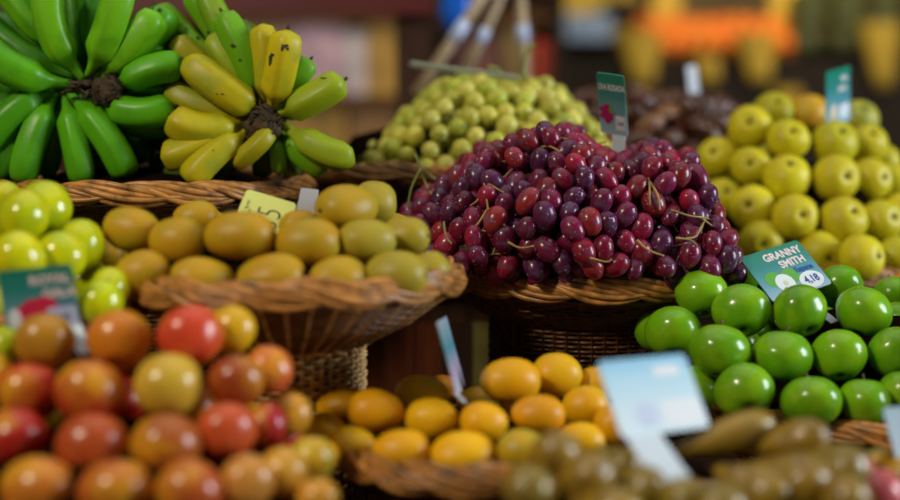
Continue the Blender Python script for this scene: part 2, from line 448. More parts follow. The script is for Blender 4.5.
# yellow round pears, blossom ends towards us
Nn = [('a', 750, 127.5, 44, 43, 2.17, (-.22, .30)), ('z', 773, 112, 40, 38, 2.26, (.1, .6)), ('a', 788, 140, 42, 42, 2.14, (.05, .48)), ('z', 809, 114, 40, 38, 2.27, (.62, .30, .02), 'orange tinged round pear'),
      ('a', 834.5, 143.5, 46, 43, 2.15, (.18, .62)), ('z', 858, 120, 40, 38, 2.26, (.34, .36, .05), (.1, .7)), ('a', 867, 145, 40, 42, 2.20, (.1, .66)), ('z', 883, 161, 34, 34, 2.26),
      ('c', 718, 157.5, 41, 42, 2.16, (-.45, .35)), ('c', 751, 167, 41, 38, 2.15, (-.25, .25)), ('c', 786.5, 178, 47, 45, 2.10, (.0, .72)), ('c', 835.5, 178, 47, 45, 2.09, (.32, .12)),
      ('c', 869.5, 180, 43, 44, 2.13, (.55, .18)), ('c', 893, 184, 42, 42, 2.17),
      ('d', 697, 188, 40, 38, 2.18), ('d', 722, 198, 40, 38, 2.12, (.1, .45)), ('d', 752, 207.5, 45, 45, 2.07, (-.38, .22)), ('d', 794.5, 217, 46, 44, 2.04, (.18, .18)),
      ('d', 843, 220.5, 48, 47, 2.03, (.30, .50)), ('d', 881, 221.5, 44, 45, 2.07, (.4, .30)), ('d', 902, 212, 40, 42, 2.12),
      ('e', 727, 248, 40, 38, 2.08), ('e', 761, 243, 45, 34, 2.03, (-.05, .05)), ('e', 819, 253, 44, 42, 2.02, (.3, -.2)), ('e', 861, 258, 47, 42, 1.99, (.72, .16)), ('e', 898, 257, 44, 40, 2.03),
      ('d', 700, 220, 38, 38, 2.12), ('e', 790, 256, 42, 38, 2.06)]
nm = [apple_mesh('yellow_pear', M_NASHI, .94, .14, .20, .02, -.02, s) for s in (3, 4, 5)]
pile(Nn, 'yellow_pear', 'pear', 'yellow round pears in the basket', nm, 'yellow green round pear',
     {'z': 'at the back top of the round pears', 'a': 'in the top row of the round pears', 'c': 'in the second row of the round pears', 'd': 'in the third row of the round pears', 'e': 'in the lowest row of the round pears'},
     [(.62, .55, .012), (.66, .57, .014), (.55, .52, .012)], seed=5, lim=.08)
# brown fruit, middle left
K = [('f', 143, 273.6, 53, 43, 1.425), ('f', 202, 279, 62, 40, 1.41), ('f', 271, 277, 67, 41, 1.405), ('f', 338.6, 279, 57, 42, 1.41), ('f', 396, 275, 61, 46, 1.42), ('f', 430, 275, 40, 44, 1.47),
     ('t', 132, 230, 56, 42, 1.47), ('t', 178, 241, 56, 44, 1.45), ('t', 240, 236, 69, 46, 1.44), ('t', 308, 243, 64, 46, 1.44), ('t', 366.6, 241, 57, 41, 1.455), ('t', 405, 237, 48, 37, 1.50),
     ('p', 347, 208, 63, 43, 1.50), ('p', 375, 203, 42, 43, 1.56), ('p', 299, 228, 40, 34, 1.53), ('p', 196, 219, 44, 34, 1.53), ('p', 110, 256, 34, 36, 1.52)]
km = [ovoid_mesh('brown_fruit', M_KIWI, .82, .05, s, .05, .05) for s in (0, 1, 2)]
def kcol(px): return [(.52, .28, .008), (.50, .30, .010), (.39, .31, .03)][0 if px < 320 else (1 if px < 350 else 2)]
K = [(d[0], d[1], d[2], d[3] * 1.02, d[4] * 1.08, d[5], kcol(d[1])) for d in K]
pile(K, 'kiwi_fruit', 'fruit', 'brown fruit in the flared basket', km, 'smooth olive brown oval fruit',
     {'f': 'in the lower row of the flared basket', 't': 'in the second row of the flared basket', 'p': 'behind the second row of the flared basket'},
     [(.4, .26, .03)], style='oval', seed=6)
# yellow green fruit, far left
Y_ = [('t', 24, 216, 52, 54, 1.42), ('t', 45, 208, 52, 56, 1.47), ('b', 2, 202, 40, 44, 1.50), ('m', 18, 258, 54, 52, 1.38), ('m', 62, 256, 50, 50, 1.385), ('m', 81, 245, 48, 56, 1.42),
      ('l', 110, 289, 42, 46, 1.40), ('l', 101, 303, 44, 50, 1.36), ('l', 3, 305, 40, 44, 1.37), ('l', 55, 300, 48, 46, 1.38), ('l', 4, 344, 34, 40, 1.33), ('b', 86, 282, 46, 50, 1.46)]
ym = [apple_mesh('yellow_green_apple', M_GOLD, .98, .16, .10, .03, .04, s) for s in (6, 7)]
pile(Y_, 'yellow_green_apple', 'apple', 'yellow green apples at left', ym, 'shiny yellow green apple',
     {'t': 'at the top of the far left heap', 'm': 'in the middle of the far left heap', 'l': 'low in the heap around the teal sign', 'b': 'at the back of the far left heap'},
     [(.62, .62, .003), (.68, .62, .003), (.52, .60, .003)], seed=8)
# red and yellow apples, front left
RD, OR, YE, BR, CR = (.46, .016, .008), (.62, .19, .006), (.75, .45, .006), (.36, .06, .008), (.46, .005, .018)
A = [('t', 45, 342, 58, 52, 1.30, (.44, .20, .010), 'yellow brown apple'), ('t', 119, 341, 62, 57, 1.30, OR, 'orange yellow apple'), ('t', 190, 336, 62, 56, 1.29, (.60, .055, .020), 'pinkish red apple'), ('t', 232, 330, 46, 50, 1.32, YE, 'yellow apple'),
     ('u', 30, 392, 62, 54, 1.27, RD, 'red apple'), ('u', 91, 394, 72, 60, 1.245, (.40, .022, .008), 'deep red apple'), ('u', 168, 386, 67, 64, 1.25, (.70, .44, .03), 'golden yellow apple'), ('u', 236, 382, 55, 50, 1.26, BR, 'brownish red apple'),
     ('u', 269, 370, 46, 52, 1.30, (.60, .10, .03), 'orange red apple'), ('u', -8, 375, 40, 50, 1.29, YE, 'yellow apple'),
     ('v', 15, 438, 64, 58, 1.22, RD, 'pink red apple'), ('v', 93, 448, 73, 62, 1.20, (.48, .075, .010), 'orange red apple'), ('v', 167, 446, 68, 56, 1.205, (.42, .10, .010), 'brownish orange apple'), ('v', 227, 431, 58, 55, 1.22, (.55, .08, .02), 'red apple'),
     ('v', 267, 424, 38, 48, 1.25, CR, 'crimson apple'), ('v', 290, 415, 40, 51, 1.29, (.66, .30, .02), 'orange yellow apple'),
     ('w', 40, 492, 78, 58, 1.165, (.52, .15, .012), 'orange apple'), ('w', 116, 494, 77, 56, 1.16, (.50, .10, .012), 'orange red apple'), ('w', 190, 492, 66, 58, 1.165, (.52, .09, .012), 'orange red apple'), ('w', 247, 482, 52, 60, 1.18, (.62, .26, .04), 'yellow pink apple'),
     ('w', 284, 473, 48, 60, 1.20, (.66, .34, .03), 'red flushed yellow apple'), ('w', 312, 460, 44, 54, 1.23, (.56, .52, .04), 'greenish yellow apple'), ('w', 318, 500, 42, 44, 1.19, (.66, .30, .03), 'orange apple')]
A = [(a[0], a[1], a[2], a[3] * 1.05, a[4] * 1.06) + tuple(a[5:]) for a in A]
am = [apple_mesh('blushed_apple', M_BLUSH, .93, .28, .15, .03, .08, s) for s in (8, 9, 10)]
pile(A, 'red_yellow_apple', 'apple', 'red and yellow apples at front left', am, 'red and yellow apple',
     {'t': 'in the top row of the red apple heap', 'u': 'in the second row of the red apple heap', 'v': 'in the third row of the red apple heap', 'w': 'in the bottom row of the red apple heap'},
     [OR], seed=9, lim=.03)
# mangoes
MG = [('b', 342, 406, 52, 36, 1.46), ('m', 376, 411, 57, 43, 1.42), ('b', 422, 394, 54, 35, 1.49, (.68, .46, .004)), ('b', 444, 391, 38, 32, 1.54, (.66, .22, .01)), ('m', 432, 420, 53, 44, 1.405, (.82, .46, .003)),
      ('f', 352, 447, 50, 40, 1.36, (.60, .34, .005)), ('b', 326, 432, 46, 37, 1.42, (.62, .32, .005)), ('f', 401, 451, 58, 44, 1.34), ('f', 463, 454, 64, 43, 1.33, (.84, .46, .003)),
      ('m', 484, 422, 48, 40, 1.385), ('t', 510, 381, 60, 47, 1.46), ('t', 557, 375, 50, 45, 1.51, (.72, .42, .004)), ('m', 538, 415, 54, 41, 1.41, (.78, .34, .004)),
      ('m', 585, 407, 46, 44, 1.46, (.66, .36, .004)), ('f', 581, 441, 48, 38, 1.39, (.82, .46, .003)), ('t', 598, 387, 44, 42, 1.53, (.68, .38, .004)), ('f', 615, 425, 44, 44, 1.44), ('b', 478, 402, 44, 32, 1.52, (.42, .28, .012)),
      ('f', 523, 450, 52, 42, 1.33, (.46, .36, .02)), ('f', 320, 458, 40, 36, 1.35)]
mm_ = [ovoid_mesh('mango', M_MANGO, .9, .09, s, .05) for s in (0, 1, 2)]
pile(MG, 'mango', 'mango', 'yellow mangoes in the low basket', mm_, 'ripe yellow mango',
     {'t': 'on top of the mango heap', 'b': 'at the back of the mango heap', 'm': 'in the middle row of the mango heap', 'f': 'in the front row of the mango heap'},
     [(.80, .40, .003), (.78, .36, .003)], style='oval', seed=11, lim=.04)
# oranges at the right edge
OG = [('f', 903, 295, 44, 44, 1.80), ('f', 940, 300, 46, 44, 1.78)]
og = [ovoid_mesh('orange', M_ORANGE, 1.0, 0, 3, .02)]
pile(OG, 'orange_fruit', 'orange', 'oranges at the right edge', og, 'bright orange fruit', {'f': 'resting behind the green apples at the right edge'}, [(.70, .20, .008)], style='oval', seed=12)
# pink apples, bottom right corner
PK = [('f', 874, 497, 64, 52, 1.22, (.62, .10, .10), 'pink red apple'), ('f', 858, 470, 34, 30, 1.27, (.60, .02, .02), 'small red apple'), ('f', 880, 462, 34, 30, 1.30, (.22, .18, .02), 'olive green apple'), ('f', 905, 478, 44, 40, 1.28, (.30, .24, .03), 'yellow green apple'),
      ('f', 925, 500, 60, 52, 1.23, (.6, .12, .08), 'pink apple')]
pile(PK, 'pink_apple', 'apple', 'mixed apples in the corner basket', am, 'pink apple', {'f': 'in the bottom right corner basket'}, [(.6, .1, .1)], seed=14)

# brown pears, front: neck pixel, blunt-end pixel, thickness, Y neck, Y end
pm = [pear_mesh('russet_pear', M_PEAR, s) for s in (0, 1, 2)]
for k, m_ in enumerate(pm): pass
PE = [(650, 462, 742, 432, 36, 1.22, 1.24, 'back row, first of two lying toward the right'), (735, 452, 806, 438, 38, 1.25, 1.22, 'back row, pale end pointing right'),
      (705, 466, 765, 492, 48, 1.22, 1.15, 'with pale end left of three large pears'), (752, 458, 808, 484, 52, 1.21, 1.15, 'middle of three large pears'),
      (800, 448, 852, 473, 46, 1.22, 1.18, 'rightmost of three large pears'),
      (512, 478, 560, 450, 44, 1.20, 1.17, 'leftmost, blunt end up beside the mangoes'), (545, 500, 590, 476, 46, 1.18, 1.13, 'with pale highlight beside the mangoes'),
      (598, 478, 650, 490, 44, 1.18, 1.14, 'just left of the white sign stem'), (640, 492, 690, 500, 40, 1.15, 1.12, 'under the white sign stem'),
      (508, 500, 530, 488, 46, 1.16, 1.11, 'at the bottom edge below the mangoes'), (690, 500, 725, 508, 46, 1.15, 1.10, 'at the bottom edge right of sign stem'),
      (800, 490, 850, 500, 44, 1.18, 1.13, 'at the bottom edge beside the pink apple'), (600, 452, 630, 470, 36, 1.22, 1.20, 'behind the white sign stem'), (560, 500, 620, 512, 44, 1.13, 1.09, 'lowest in front of white sign')]
rp = random.Random(4)
for i, (x0, y0, x1, y1, th, ya, yb, lb) in enumerate(PE):
    a, b = P(x0, y0, ya), P(x1, y1, yb); d = b - a; r = th / 2 * mpp(yb) * 1.12
    o = link('russet_pear', rp.choice(pm)); o.rotation_mode = 'QUATERNION'; o.rotation_quaternion = d.to_track_quat('X', 'Z') @ Quaternion((1, 0, 0), rp.uniform(0, 6))
    o.location = b - d.normalized() * r * .55; o.scale = (max(r, d.length / 2.3), r, r)
    c = rp.choice([(.34, .20, .010), (.27, .19, .012), (.36, .22, .010)]); o.color = (*c, 1)
    s = MB().tube([(-1.48, 0, 0), (-1.7, .04, .02), (-1.85, .10, .05)], [.05, .04, .06], 6).obj('stem', M_STEM, o)
    s = link('blossom_end', ME_EYE, o); s.rotation_euler = (0, PI / 2, 0); s.location = (1.0, .05, 0); s.scale = (1.6, 1.6, 1); SPH.append((o.location.copy(), r))
    tag(o, 'brown green pear, ' + lb, 'pear', 'brown pears at the front')

def project(p):
    d = p - CAM; c_, s_ = math.cos(PITCH), math.sin(PITCH)
    dep = d.y * c_ - d.z * s_; up = d.y * s_ + d.z * c_
    return 450 + F * d.x / dep, 250 - F * up / dep
def hidden(c, r):
    for dx, dz in ((0, 0), (1, 0), (-1, 0), (0, 1), (0, -1), (.7, .7), (-.7, .7)):
        q = c + Vector((dx * r, 0, dz * r)); ray = (q - CAM); L_ = ray.length; ray.normalize(); hit = False
        px, py = project(q)
        if px > 912 or px < -12 or py > 512: continue
        for (k, kr) in SPH:
            w_ = k - CAM; t_ = w_.dot(ray)
            if t_ < L_ - r and (w_ - ray * t_).length < kr * .93: hit = True; break
        if not hit: return False
    return True
def fill(X, Y, zr, R, h, r, kindname, cat, group, meshes, label, cols, parts, seed, oval=False):
    """the rest of the heap: fruit behind the front rows and beyond the picture's edge"""
    rnd = random.Random(seed); n = 0
    for _ in range(2500):
        a = rnd.uniform(0, 2 * PI); d = (R - r * .9) * math.sqrt(rnd.random())
        c = Vector((X + d * math.cos(a), Y + d * math.sin(a), zr + r * .75 + h * max(0, 1 - (d / R) ** 2)))
        if any((c - k).length < (r + kr) * .93 for k, kr in SPH) or not hidden(c, r): continue
        o = link(kindname, rnd.choice(meshes)); o.location = c
        o.scale = (r * 1.15, r, r * .95) if oval else (r, r, r * 1.0); o.rotation_euler = (rnd.gauss(0, .3), rnd.gauss(0, .2), rnd.uniform(0, 6))
        for m_ in parts: link(m_.name.split('.')[0], m_, o)
        cc = rnd.choice(cols); o.color = (*cc, 1); tag(o, label, cat, group); SPH.append((c, r)); n += 1
        if n > 45: break
fill(.545, 1.705, 1.118, .24, .125, .035, 'green_apple', 'apple', 'green apples in the basket', gm, 'glossy green apple on the far side of the green apple basket, behind the front rows', [(.15, .40, .006), (.18, .44, .006)], [ME_STEM], 1)
fill(.55, 2.22, 1.236, .225, .20, .033, 'yellow_pear', 'pear', 'yellow round pears in the basket', nm, 'yellow round pear on the far side of the round pear heap', [(.62, .55, .012), (.66, .57, .014)], [ME_STEM, ME_CALN], 2)
fill(-.31, 1.265, 1.105, .19, .07, .029, 'red_yellow_apple', 'apple', 'red and yellow apples at front left', am, 'red and yellow apple low in the front left basket, behind others', [RD, OR, YE], [ME_STEM, ME_CAL], 3)
fill(-.505, 1.50, 1.255, .16, .08, .027, 'yellow_green_apple', 'apple', 'yellow green apples at left', ym, 'yellow green apple on the hidden side of the far left heap', [(.62, .62, .003)], [ME_STEM], 4)
fill(-.174, 1.54, 1.284, .178, .05, .027, 'kiwi_fruit', 'fruit', 'brown fruit in the flared basket', km, 'brown oval fruit at the back of the flared basket', [(.58, .34, .01)], [], 5, True)
fill(.046, 1.425, 1.122, .154, .02, .025, 'mango', 'mango', 'yellow mangoes in the low basket', mm_, 'yellow mango at the back of the low basket', [(.80, .40, .003)], [], 6, True)
fill(.205, 1.135, 1.10, .158, .01, .026, 'russet_pear', 'pear', 'brown pears at the front', [km[0]], 'brown green pear in the front basket below the others', [(.34, .20, .010)], [], 7, True)
fill(.46, 1.29, 1.075, .11, .02, .027, 'pink_apple', 'apple', 'mixed apples in the corner basket', am, 'pink apple beyond the corner in the small basket', [(.6, .1, .1)], [ME_STEM], 8)

# ------------------------------------------------------------------ grapes
ME_RG = []; 
for s in range(3):
    mb = MB(); prof = [(max(math.sin(PI * j / 12), .01) ** .95, math.cos(PI * j / 12) * (1.26 + .06 * s)) for j in range(13)]
    ME_RG.append(mb.lathe(prof, 16, lambda v, c, j: Vector((v.x * (1 - .05 * v.z), v.y * (1 - .05 * v.z), v.z))).mesh('red_grape', M_RGRAPE))
ME_GG = [MB().lathe([(max(math.sin(PI * j / 12), .01), math.cos(PI * j / 12) * 1.06) for j in range(13)], 16).mesh('green_grape', M_GGRAPE)]
ME_DT = []
for s in range(3):
    def fd(v, c, j, s=s):
        n_ = 1 + .12 * noise.noise(Vector((math.cos(c) * 1.6, math.sin(c) * 1.6, v.z * .9 + s * 7))) + .05 * math.sin(7 * c + s)
        return Vector((v.z * 1.65, v.x * n_, v.y * n_))
    ME_DT.append(MB().lathe([(max(math.sin(PI * j / 14), .01) ** .8, math.cos(PI * j / 14)) for j in range(15)], 20, fd).mesh('date', M_DATE))
class Dome:
    """heap over a basket: silhouette top (world x -> height), half depth b, centre Y"""
    def __init__(s, sil, Yc, zb, b, xc, a, seed, amp):
        s.pts = [(P(px, py, Yc).x, P(px, py, Yc).z) for px, py in sil]; s.Yc = Yc; s.zb = zb; s.b = b; s.xc = xc; s.a = a; s.seed = seed; s.amp = amp
    def H(s, x):
        p = s.pts
        if x <= p[0][0]: return max(.01, p[0][1] - s.zb)
        for (x0, z0), (x1, z1) in zip(p, p[1:]):
            if x <= x1: return max(.01, z0 + (z1 - z0) * (x - x0) / (x1 - x0) - s.zb)
        return max(.01, p[-1][1] - s.zb)
    def B(s, x): return s.b * math.sqrt(max(.05, 1 - ((x - s.xc) / s.a) ** 2))
    def surf(s, x, th, k=1.0, lump=True):
        H, B = s.H(x), s.B(x)
        n_ = noise.noise(Vector((x * 13, th * 2.4, s.seed))) * s.amp if lump else 0
        sn = max(math.sin(th), 0) ** .85 if th < PI else 0
        cs = math.cos(th)
        return Vector((x, s.Yc - (B * k + n_) * math.copysign(abs(cs) ** .9, cs), s.zb + (H * k + n_ * .6) * (sn if th > 0 else math.sin(th))))
    def hit(s, px, py):
        Y = s.Yc - s.b * 1.3
        while Y < s.Yc + .02:
            p = P(px, py, Y); H, B = s.H(p.x), s.B(p.x)
            if ((p.z - s.zb) / H) ** 2 + ((Y - s.Yc) / B) ** 2 < 1.0: return Y
            Y += .002
        return s.Yc
def poisson(D, d, n, k, th0, th1, rnd, pts=None):
    cell = d; grid = {}; out = []
    for q in (pts or []):
        grid.setdefault(tuple(int(math.floor(c / cell)) for c in q), []).append(q)
    x0, x1 = D.pts[0][0], D.pts[-1][0]
    for _ in range(n):
        x = rnd.uniform(x0, x1); th = rnd.uniform(th0, th1); p = D.surf(x, th, k)
        key = tuple(int(math.floor(c / cell)) for c in p); ok = True
        for i in (-1, 0, 1):
            for j in (-1, 0, 1):
                for l in (-1, 0, 1):
                    for q in grid.get((key[0] + i, key[1] + j, key[2] + l), ()):
                        if (q - p).length_squared < d * d: ok = False; break
                    if not ok: break
                if not ok: break
            if not ok: break
        if ok: grid.setdefault(key, []).append(p); out.append(p)
    return out
def grape_heap(D, r, d, meshes, colours, bunches, labels, group, kind, gname, m_stem, seed, n=9000):
    rnd = random.Random(seed)
    outer = poisson(D, d, n, 1.0, .06, 2.0, rnd)
    inner = poisson(D, d * .93, n // 2, .86, 0, 1.95, rnd, outer)
    cen = [P(px, py, D.hit(px, py)) for px, py in bunches]
    roots = []
    for c, lb in zip(cen, labels):
        t = empty(kind, c); tag(t, lb, 'grapes', group); roots.append((t, []))
    for p in outer + inner:
        i = min(range(len(cen)), key=lambda k: (cen[k] - p).length + .012 * noise.noise(p * 30))
        t, lst = roots[i]; o = link(gname, rnd.choice(meshes), t)
        o.location = p - t.location; s = r * rnd.uniform(.88, 1.1); o.scale = (s, s, s)
        dn = Vector((rnd.gauss(0, .6), rnd.gauss(-.2, .5), -1)).normalized()
        o.rotation_mode = 'QUATERNION'; o.rotation_quaternion = dn.to_track_quat('Z', 'Y')
        c = rnd.choice(colours); j = rnd.uniform(.75, 1.3); o.color = (c[0] * j, c[1] * j, c[2] * j, 1)
        lst.append(p)
    nin = 0
    for k, (t, lst) in enumerate(roots):
        mb = MB(); T = t.location
        lst.sort(key=lambda p: p.z)
        # main stalk snakes through the bunch, small stalks run to the grapes
        if len(lst) < 3: continue
        top = lst[-1]; bot = lst[len(lst) // 6]
        main = []
        for q in range(9):
            u = q / 8; p = top.lerp(bot, u) ; p = p.lerp(cen[k], .5 * math.sin(PI * u)) + Vector((rnd.gauss(0, .004), -.003 + rnd.gauss(0, .003), .002 + rnd.gauss(0, .003)))
            main.append(p)
        mb.tube([p - T for p in main], [.0022 - .0001 * q for q in range(9)], 6)
        for p in lst[::5]:
            mq = min(main, key=lambda q: (q - p).length); 
            if (mq - p).length > .07: continue
            e = p + Vector((rnd.gauss(0, .002), .002, r * .8)); mid = (mq + e) / 2 + Vector((rnd.gauss(0, .004), -.002, .002))
            mb.tube([mq - T, mid - T, e - T], [.0011, .0008, .0013], 5)
        t['_'] = 1; del t['_']
        mb.obj('stem', m_stem, t)
    return roots
RS = [(402, 236), (412, 214), (428, 196), (445, 182), (465, 163), (482, 150), (505, 147), (525, 141), (545, 133), (562, 127), (580, 135), (600, 158), (618, 165), (632, 160), (645, 150), (666, 150), (680, 160), (690, 182), (700, 202), (709, 226), (716, 250), (718, 266)]
DR = Dome(RS, 1.84, 1.268, .200, .175, .275, 3.3, .042)
rb = [(440, 225), (505, 190), (510, 250), (575, 170), (590, 235), (650, 190), (690, 245)]
rr = grape_heap(DR, .0131, .0226, ME_RG, [(.20, .006, .035), (.12, .007, .040), (.28, .008, .035), (.08, .010, .050), (.24, .016, .02), (.16, .008, .045)], rb,
    ['bunch of dark red grapes hanging over the left end beside the brown fruit', 'bunch of red grapes at upper left of the heap under a curved stem', 'bunch of red grapes low at the left front above the basket rim',
     'bunch of red grapes at the top of the heap left of the sign', 'bunch of red grapes in the front middle above the basket rim', 'bunch of bright red grapes right of the sign with upright stem',
     'bunch of red grapes at the right end beside the yellow round pears'], 'bunches of red grapes in the dark basket', 'red_grape_bunch', 'grape', M_RSTEM, 21)
def hero(D, root, paths, m, th=.0016, off=.022):
    T = root.location
    for path in paths:
        pts = []
        for q in path:
            Y = q[2] if len(q) > 2 else D.hit(q[0], q[1]) - off
            pts.append(P(q[0], q[1], Y) - T)
        fine = []
        for i in range(len(pts) - 1):
            for u in range(4):
                t = u / 4; p0 = pts[max(i - 1, 0)]; p1 = pts[i]; p2 = pts[i + 1]; p3 = pts[min(i + 2, len(pts) - 1)]
                fine.append(.5 * ((2 * p1) + (p2 - p0) * t + (2 * p0 - 5 * p1 + 4 * p2 - p3) * t * t + (3 * p1 - p0 - 3 * p2 + p3) * t ** 3))
        fine.append(pts[-1]); n = len(fine)
        MB().tube(fine, [th * (1.1 - .35 * i / n) for i in range(n)], 6).obj('bare_stalk', m, root)
hero(DR, rr[0][0], [[(415, 154), (421, 167), (434, 178), (444, 186)], [(421, 168), (411, 190), (407, 216)], [(421, 170), (427, 186), (438, 204)], [(444, 222), (446, 236), (452, 244)]], M_GSTEM)
hero(DR, rr[1][0], [[(471, 156), (482, 170), (485, 190), (488, 210), (486, 228)], [(484, 182), (492, 186), (504, 193)], [(487, 210), (478, 224), (472, 228), (472, 236)], [(487, 208), (498, 216), (505, 226)], [(487, 186), (478, 200), (470, 206)]], M_RSTEM, .0016)
hero(DR, rr[3][0], [[(578, 142), (584, 152), (582, 166), (578, 180)], [(592, 149), (598, 160), (598, 172)], [(560, 138), (575, 141), (592, 144), (606, 142)], [(535, 150), (548, 146), (560, 152)]], M_RSTEM)
hero(DR, rr[4][0], [[(590, 258), (606, 262), (612, 259)], [(637, 240), (648, 250), (664, 256)], [(508, 242), (520, 248), (534, 246)]], M_RSTEM, .0016)
hero(DR, rr[5][0], [[(644, 146), (643, 162), (649, 180), (650, 205)], [(645, 160), (625, 157), (612, 163)], [(645, 158), (657, 150), (662, 147)], [(650, 182), (658, 196), (660, 210)]], M_RSTEM, .0017)
hero(DR, rr[6][0], [[(671, 210), (690, 216), (706, 218), (722, 224)], [(705, 219), (696, 236), (686, 238)], [(700, 217), (712, 226)], [(716, 249), (727, 246), (739, 237)], [(676, 238), (690, 240), (697, 246)]], M_RSTEM, .0015)

GS = [(368, 165), (378, 150), (392, 135), (405, 118), (420, 108), (432, 92), (445, 86), (470, 80), (500, 84), (522, 86), (545, 86), (560, 98), (575, 112), (590, 130), (600, 150)]
DG = Dome(GS, 2.17, 1.378, .20, .01, .26, 8.8, .012)
gb = [(410, 145), (460, 110), (480, 150), (530, 110), (580, 140)]
gr = grape_heap(DG, .0142, .0258, ME_GG, [(.46, .46, .05), (.54, .50, .07), (.38, .43, .04), (.56, .52, .10)], gb,
    ['bunch of green grapes at the left end of the green grape heap', 'bunch of green grapes at the peak under the card', 'bunch of green grapes low in front above the wicker rim',
     'bunch of green grapes at upper right with an upright stem', 'bunch of green grapes at the right end behind the red grapes'], 'bunches of green grapes in the rear basket', 'green_grape_bunch', 'grape', M_GSTEM, 22)
hero(DG, gr[3][0], [[(534, 44, 2.1), (528, 50, 2.1), (524, 66, 2.1), (522, 76, 2.1), (505, 80, 2.1)], [(523, 74, 2.1), (535, 86, 2.12)], [(488, 67, 2.1), (498, 70, 2.1), (503, 78, 2.1)]], M_GSTEM, .0034)
hero(DG, gr[1][0], [[(452, 112), (458, 122), (470, 128)], [(440, 130), (446, 140)]], M_GSTEM, .0016)

# dates: every one a thing
DSI = [(562, 112), (580, 100), (600, 97), (640, 93), (665, 98), (690, 105), (712, 102), (728, 108), (738, 125)]
DD = Dome(DSI, 2.60, 1.375, .175, .34, .26, 5.1, .012)
rnd = random.Random(31)
dts = poisson(DD, .036, 9000, 1.0, -.05, 1.9, rnd)
dts += poisson(DD, .036, 3000, .84, 0, 1.8, rnd, dts)
for p in dts[:290]:
    o = link('date', rnd.choice(ME_DT)); o.location = p; r = rnd.uniform(.0160, .0185); o.scale = (r, r, r)
    o.rotation_euler = (rnd.uniform(0, 6), rnd.gauss(0, .45), rnd.uniform(-1.2, 1.2))
    c = rnd.choice([(.07, .012, .006), (.03, .006, .004), (.24, .09, .02), (.06, .008, .006)]); o.color = (*c, 1)
    tag(o, 'glossy wrinkled brown date in the heap behind the red grapes', 'date', 'dates heaped behind the red grapes')

# ------------------------------------------------------------------ bananas
def banana_mesh(p0, p1, wd, bend, m, ridge_rot=0.0, neck=.13):
    """p0 at the stalk, p1 the tip; bend is the mid-point's offset"""
    mb = MB(); n = 20; K = 24; d = p1 - p0; ref = bend.normalized() if bend.length > 1e-4 else Vector((0, 0, 1))
    base = 0
    for i in range(K):
        t = i / (K - 1); c = p0 + d * t + bend * (4 * t * (1 - t)) * (.85 + .3 * t)
        tg = (d + bend * (4 - 8 * t)).normalized(); x = tg.cross(ref).normalized(); y = x.cross(tg)
        if t < neck: r = .24 + .10 * (t / neck) ** 2
        elif t < neck + .20:
            u = (t - neck) / .20; r = .34 + .62 * (u * u * (3 - 2 * u))
        elif t < .80: r = .96 + .04 * (t - neck - .2) / .4
        else:
            u = (t - .80) / .20; r = math.sqrt(max(0, 1 - u ** 3.2)) * .80 + .20
            if i == K - 1: r = .16
        for k in range(n):
            a = 2 * PI * k / n + ridge_rot; am_ = ((a - ridge_rot) % (2 * PI / 5)) - PI / 5; rr_ = wd / 2 * r * (.40 + .60 * 1.06 * math.cos(PI / 5) / math.cos(am_)) * (1 if True else 1)
            mb.v.append(c + (x * math.cos(a) + y * math.sin(a)) * rr_)
    for i in range(K - 1):
        for k in range(n):
            a = i * n + k; b = i * n + (k + 1) % n; mb.f.append((a, b, b + n, a + n))
    mb.f.append(tuple(range(n))[::-1]); mb.f.append(tuple((K - 1) * n + k for k in range(n)))
    me = mb.mesh('banana', m)
    return me
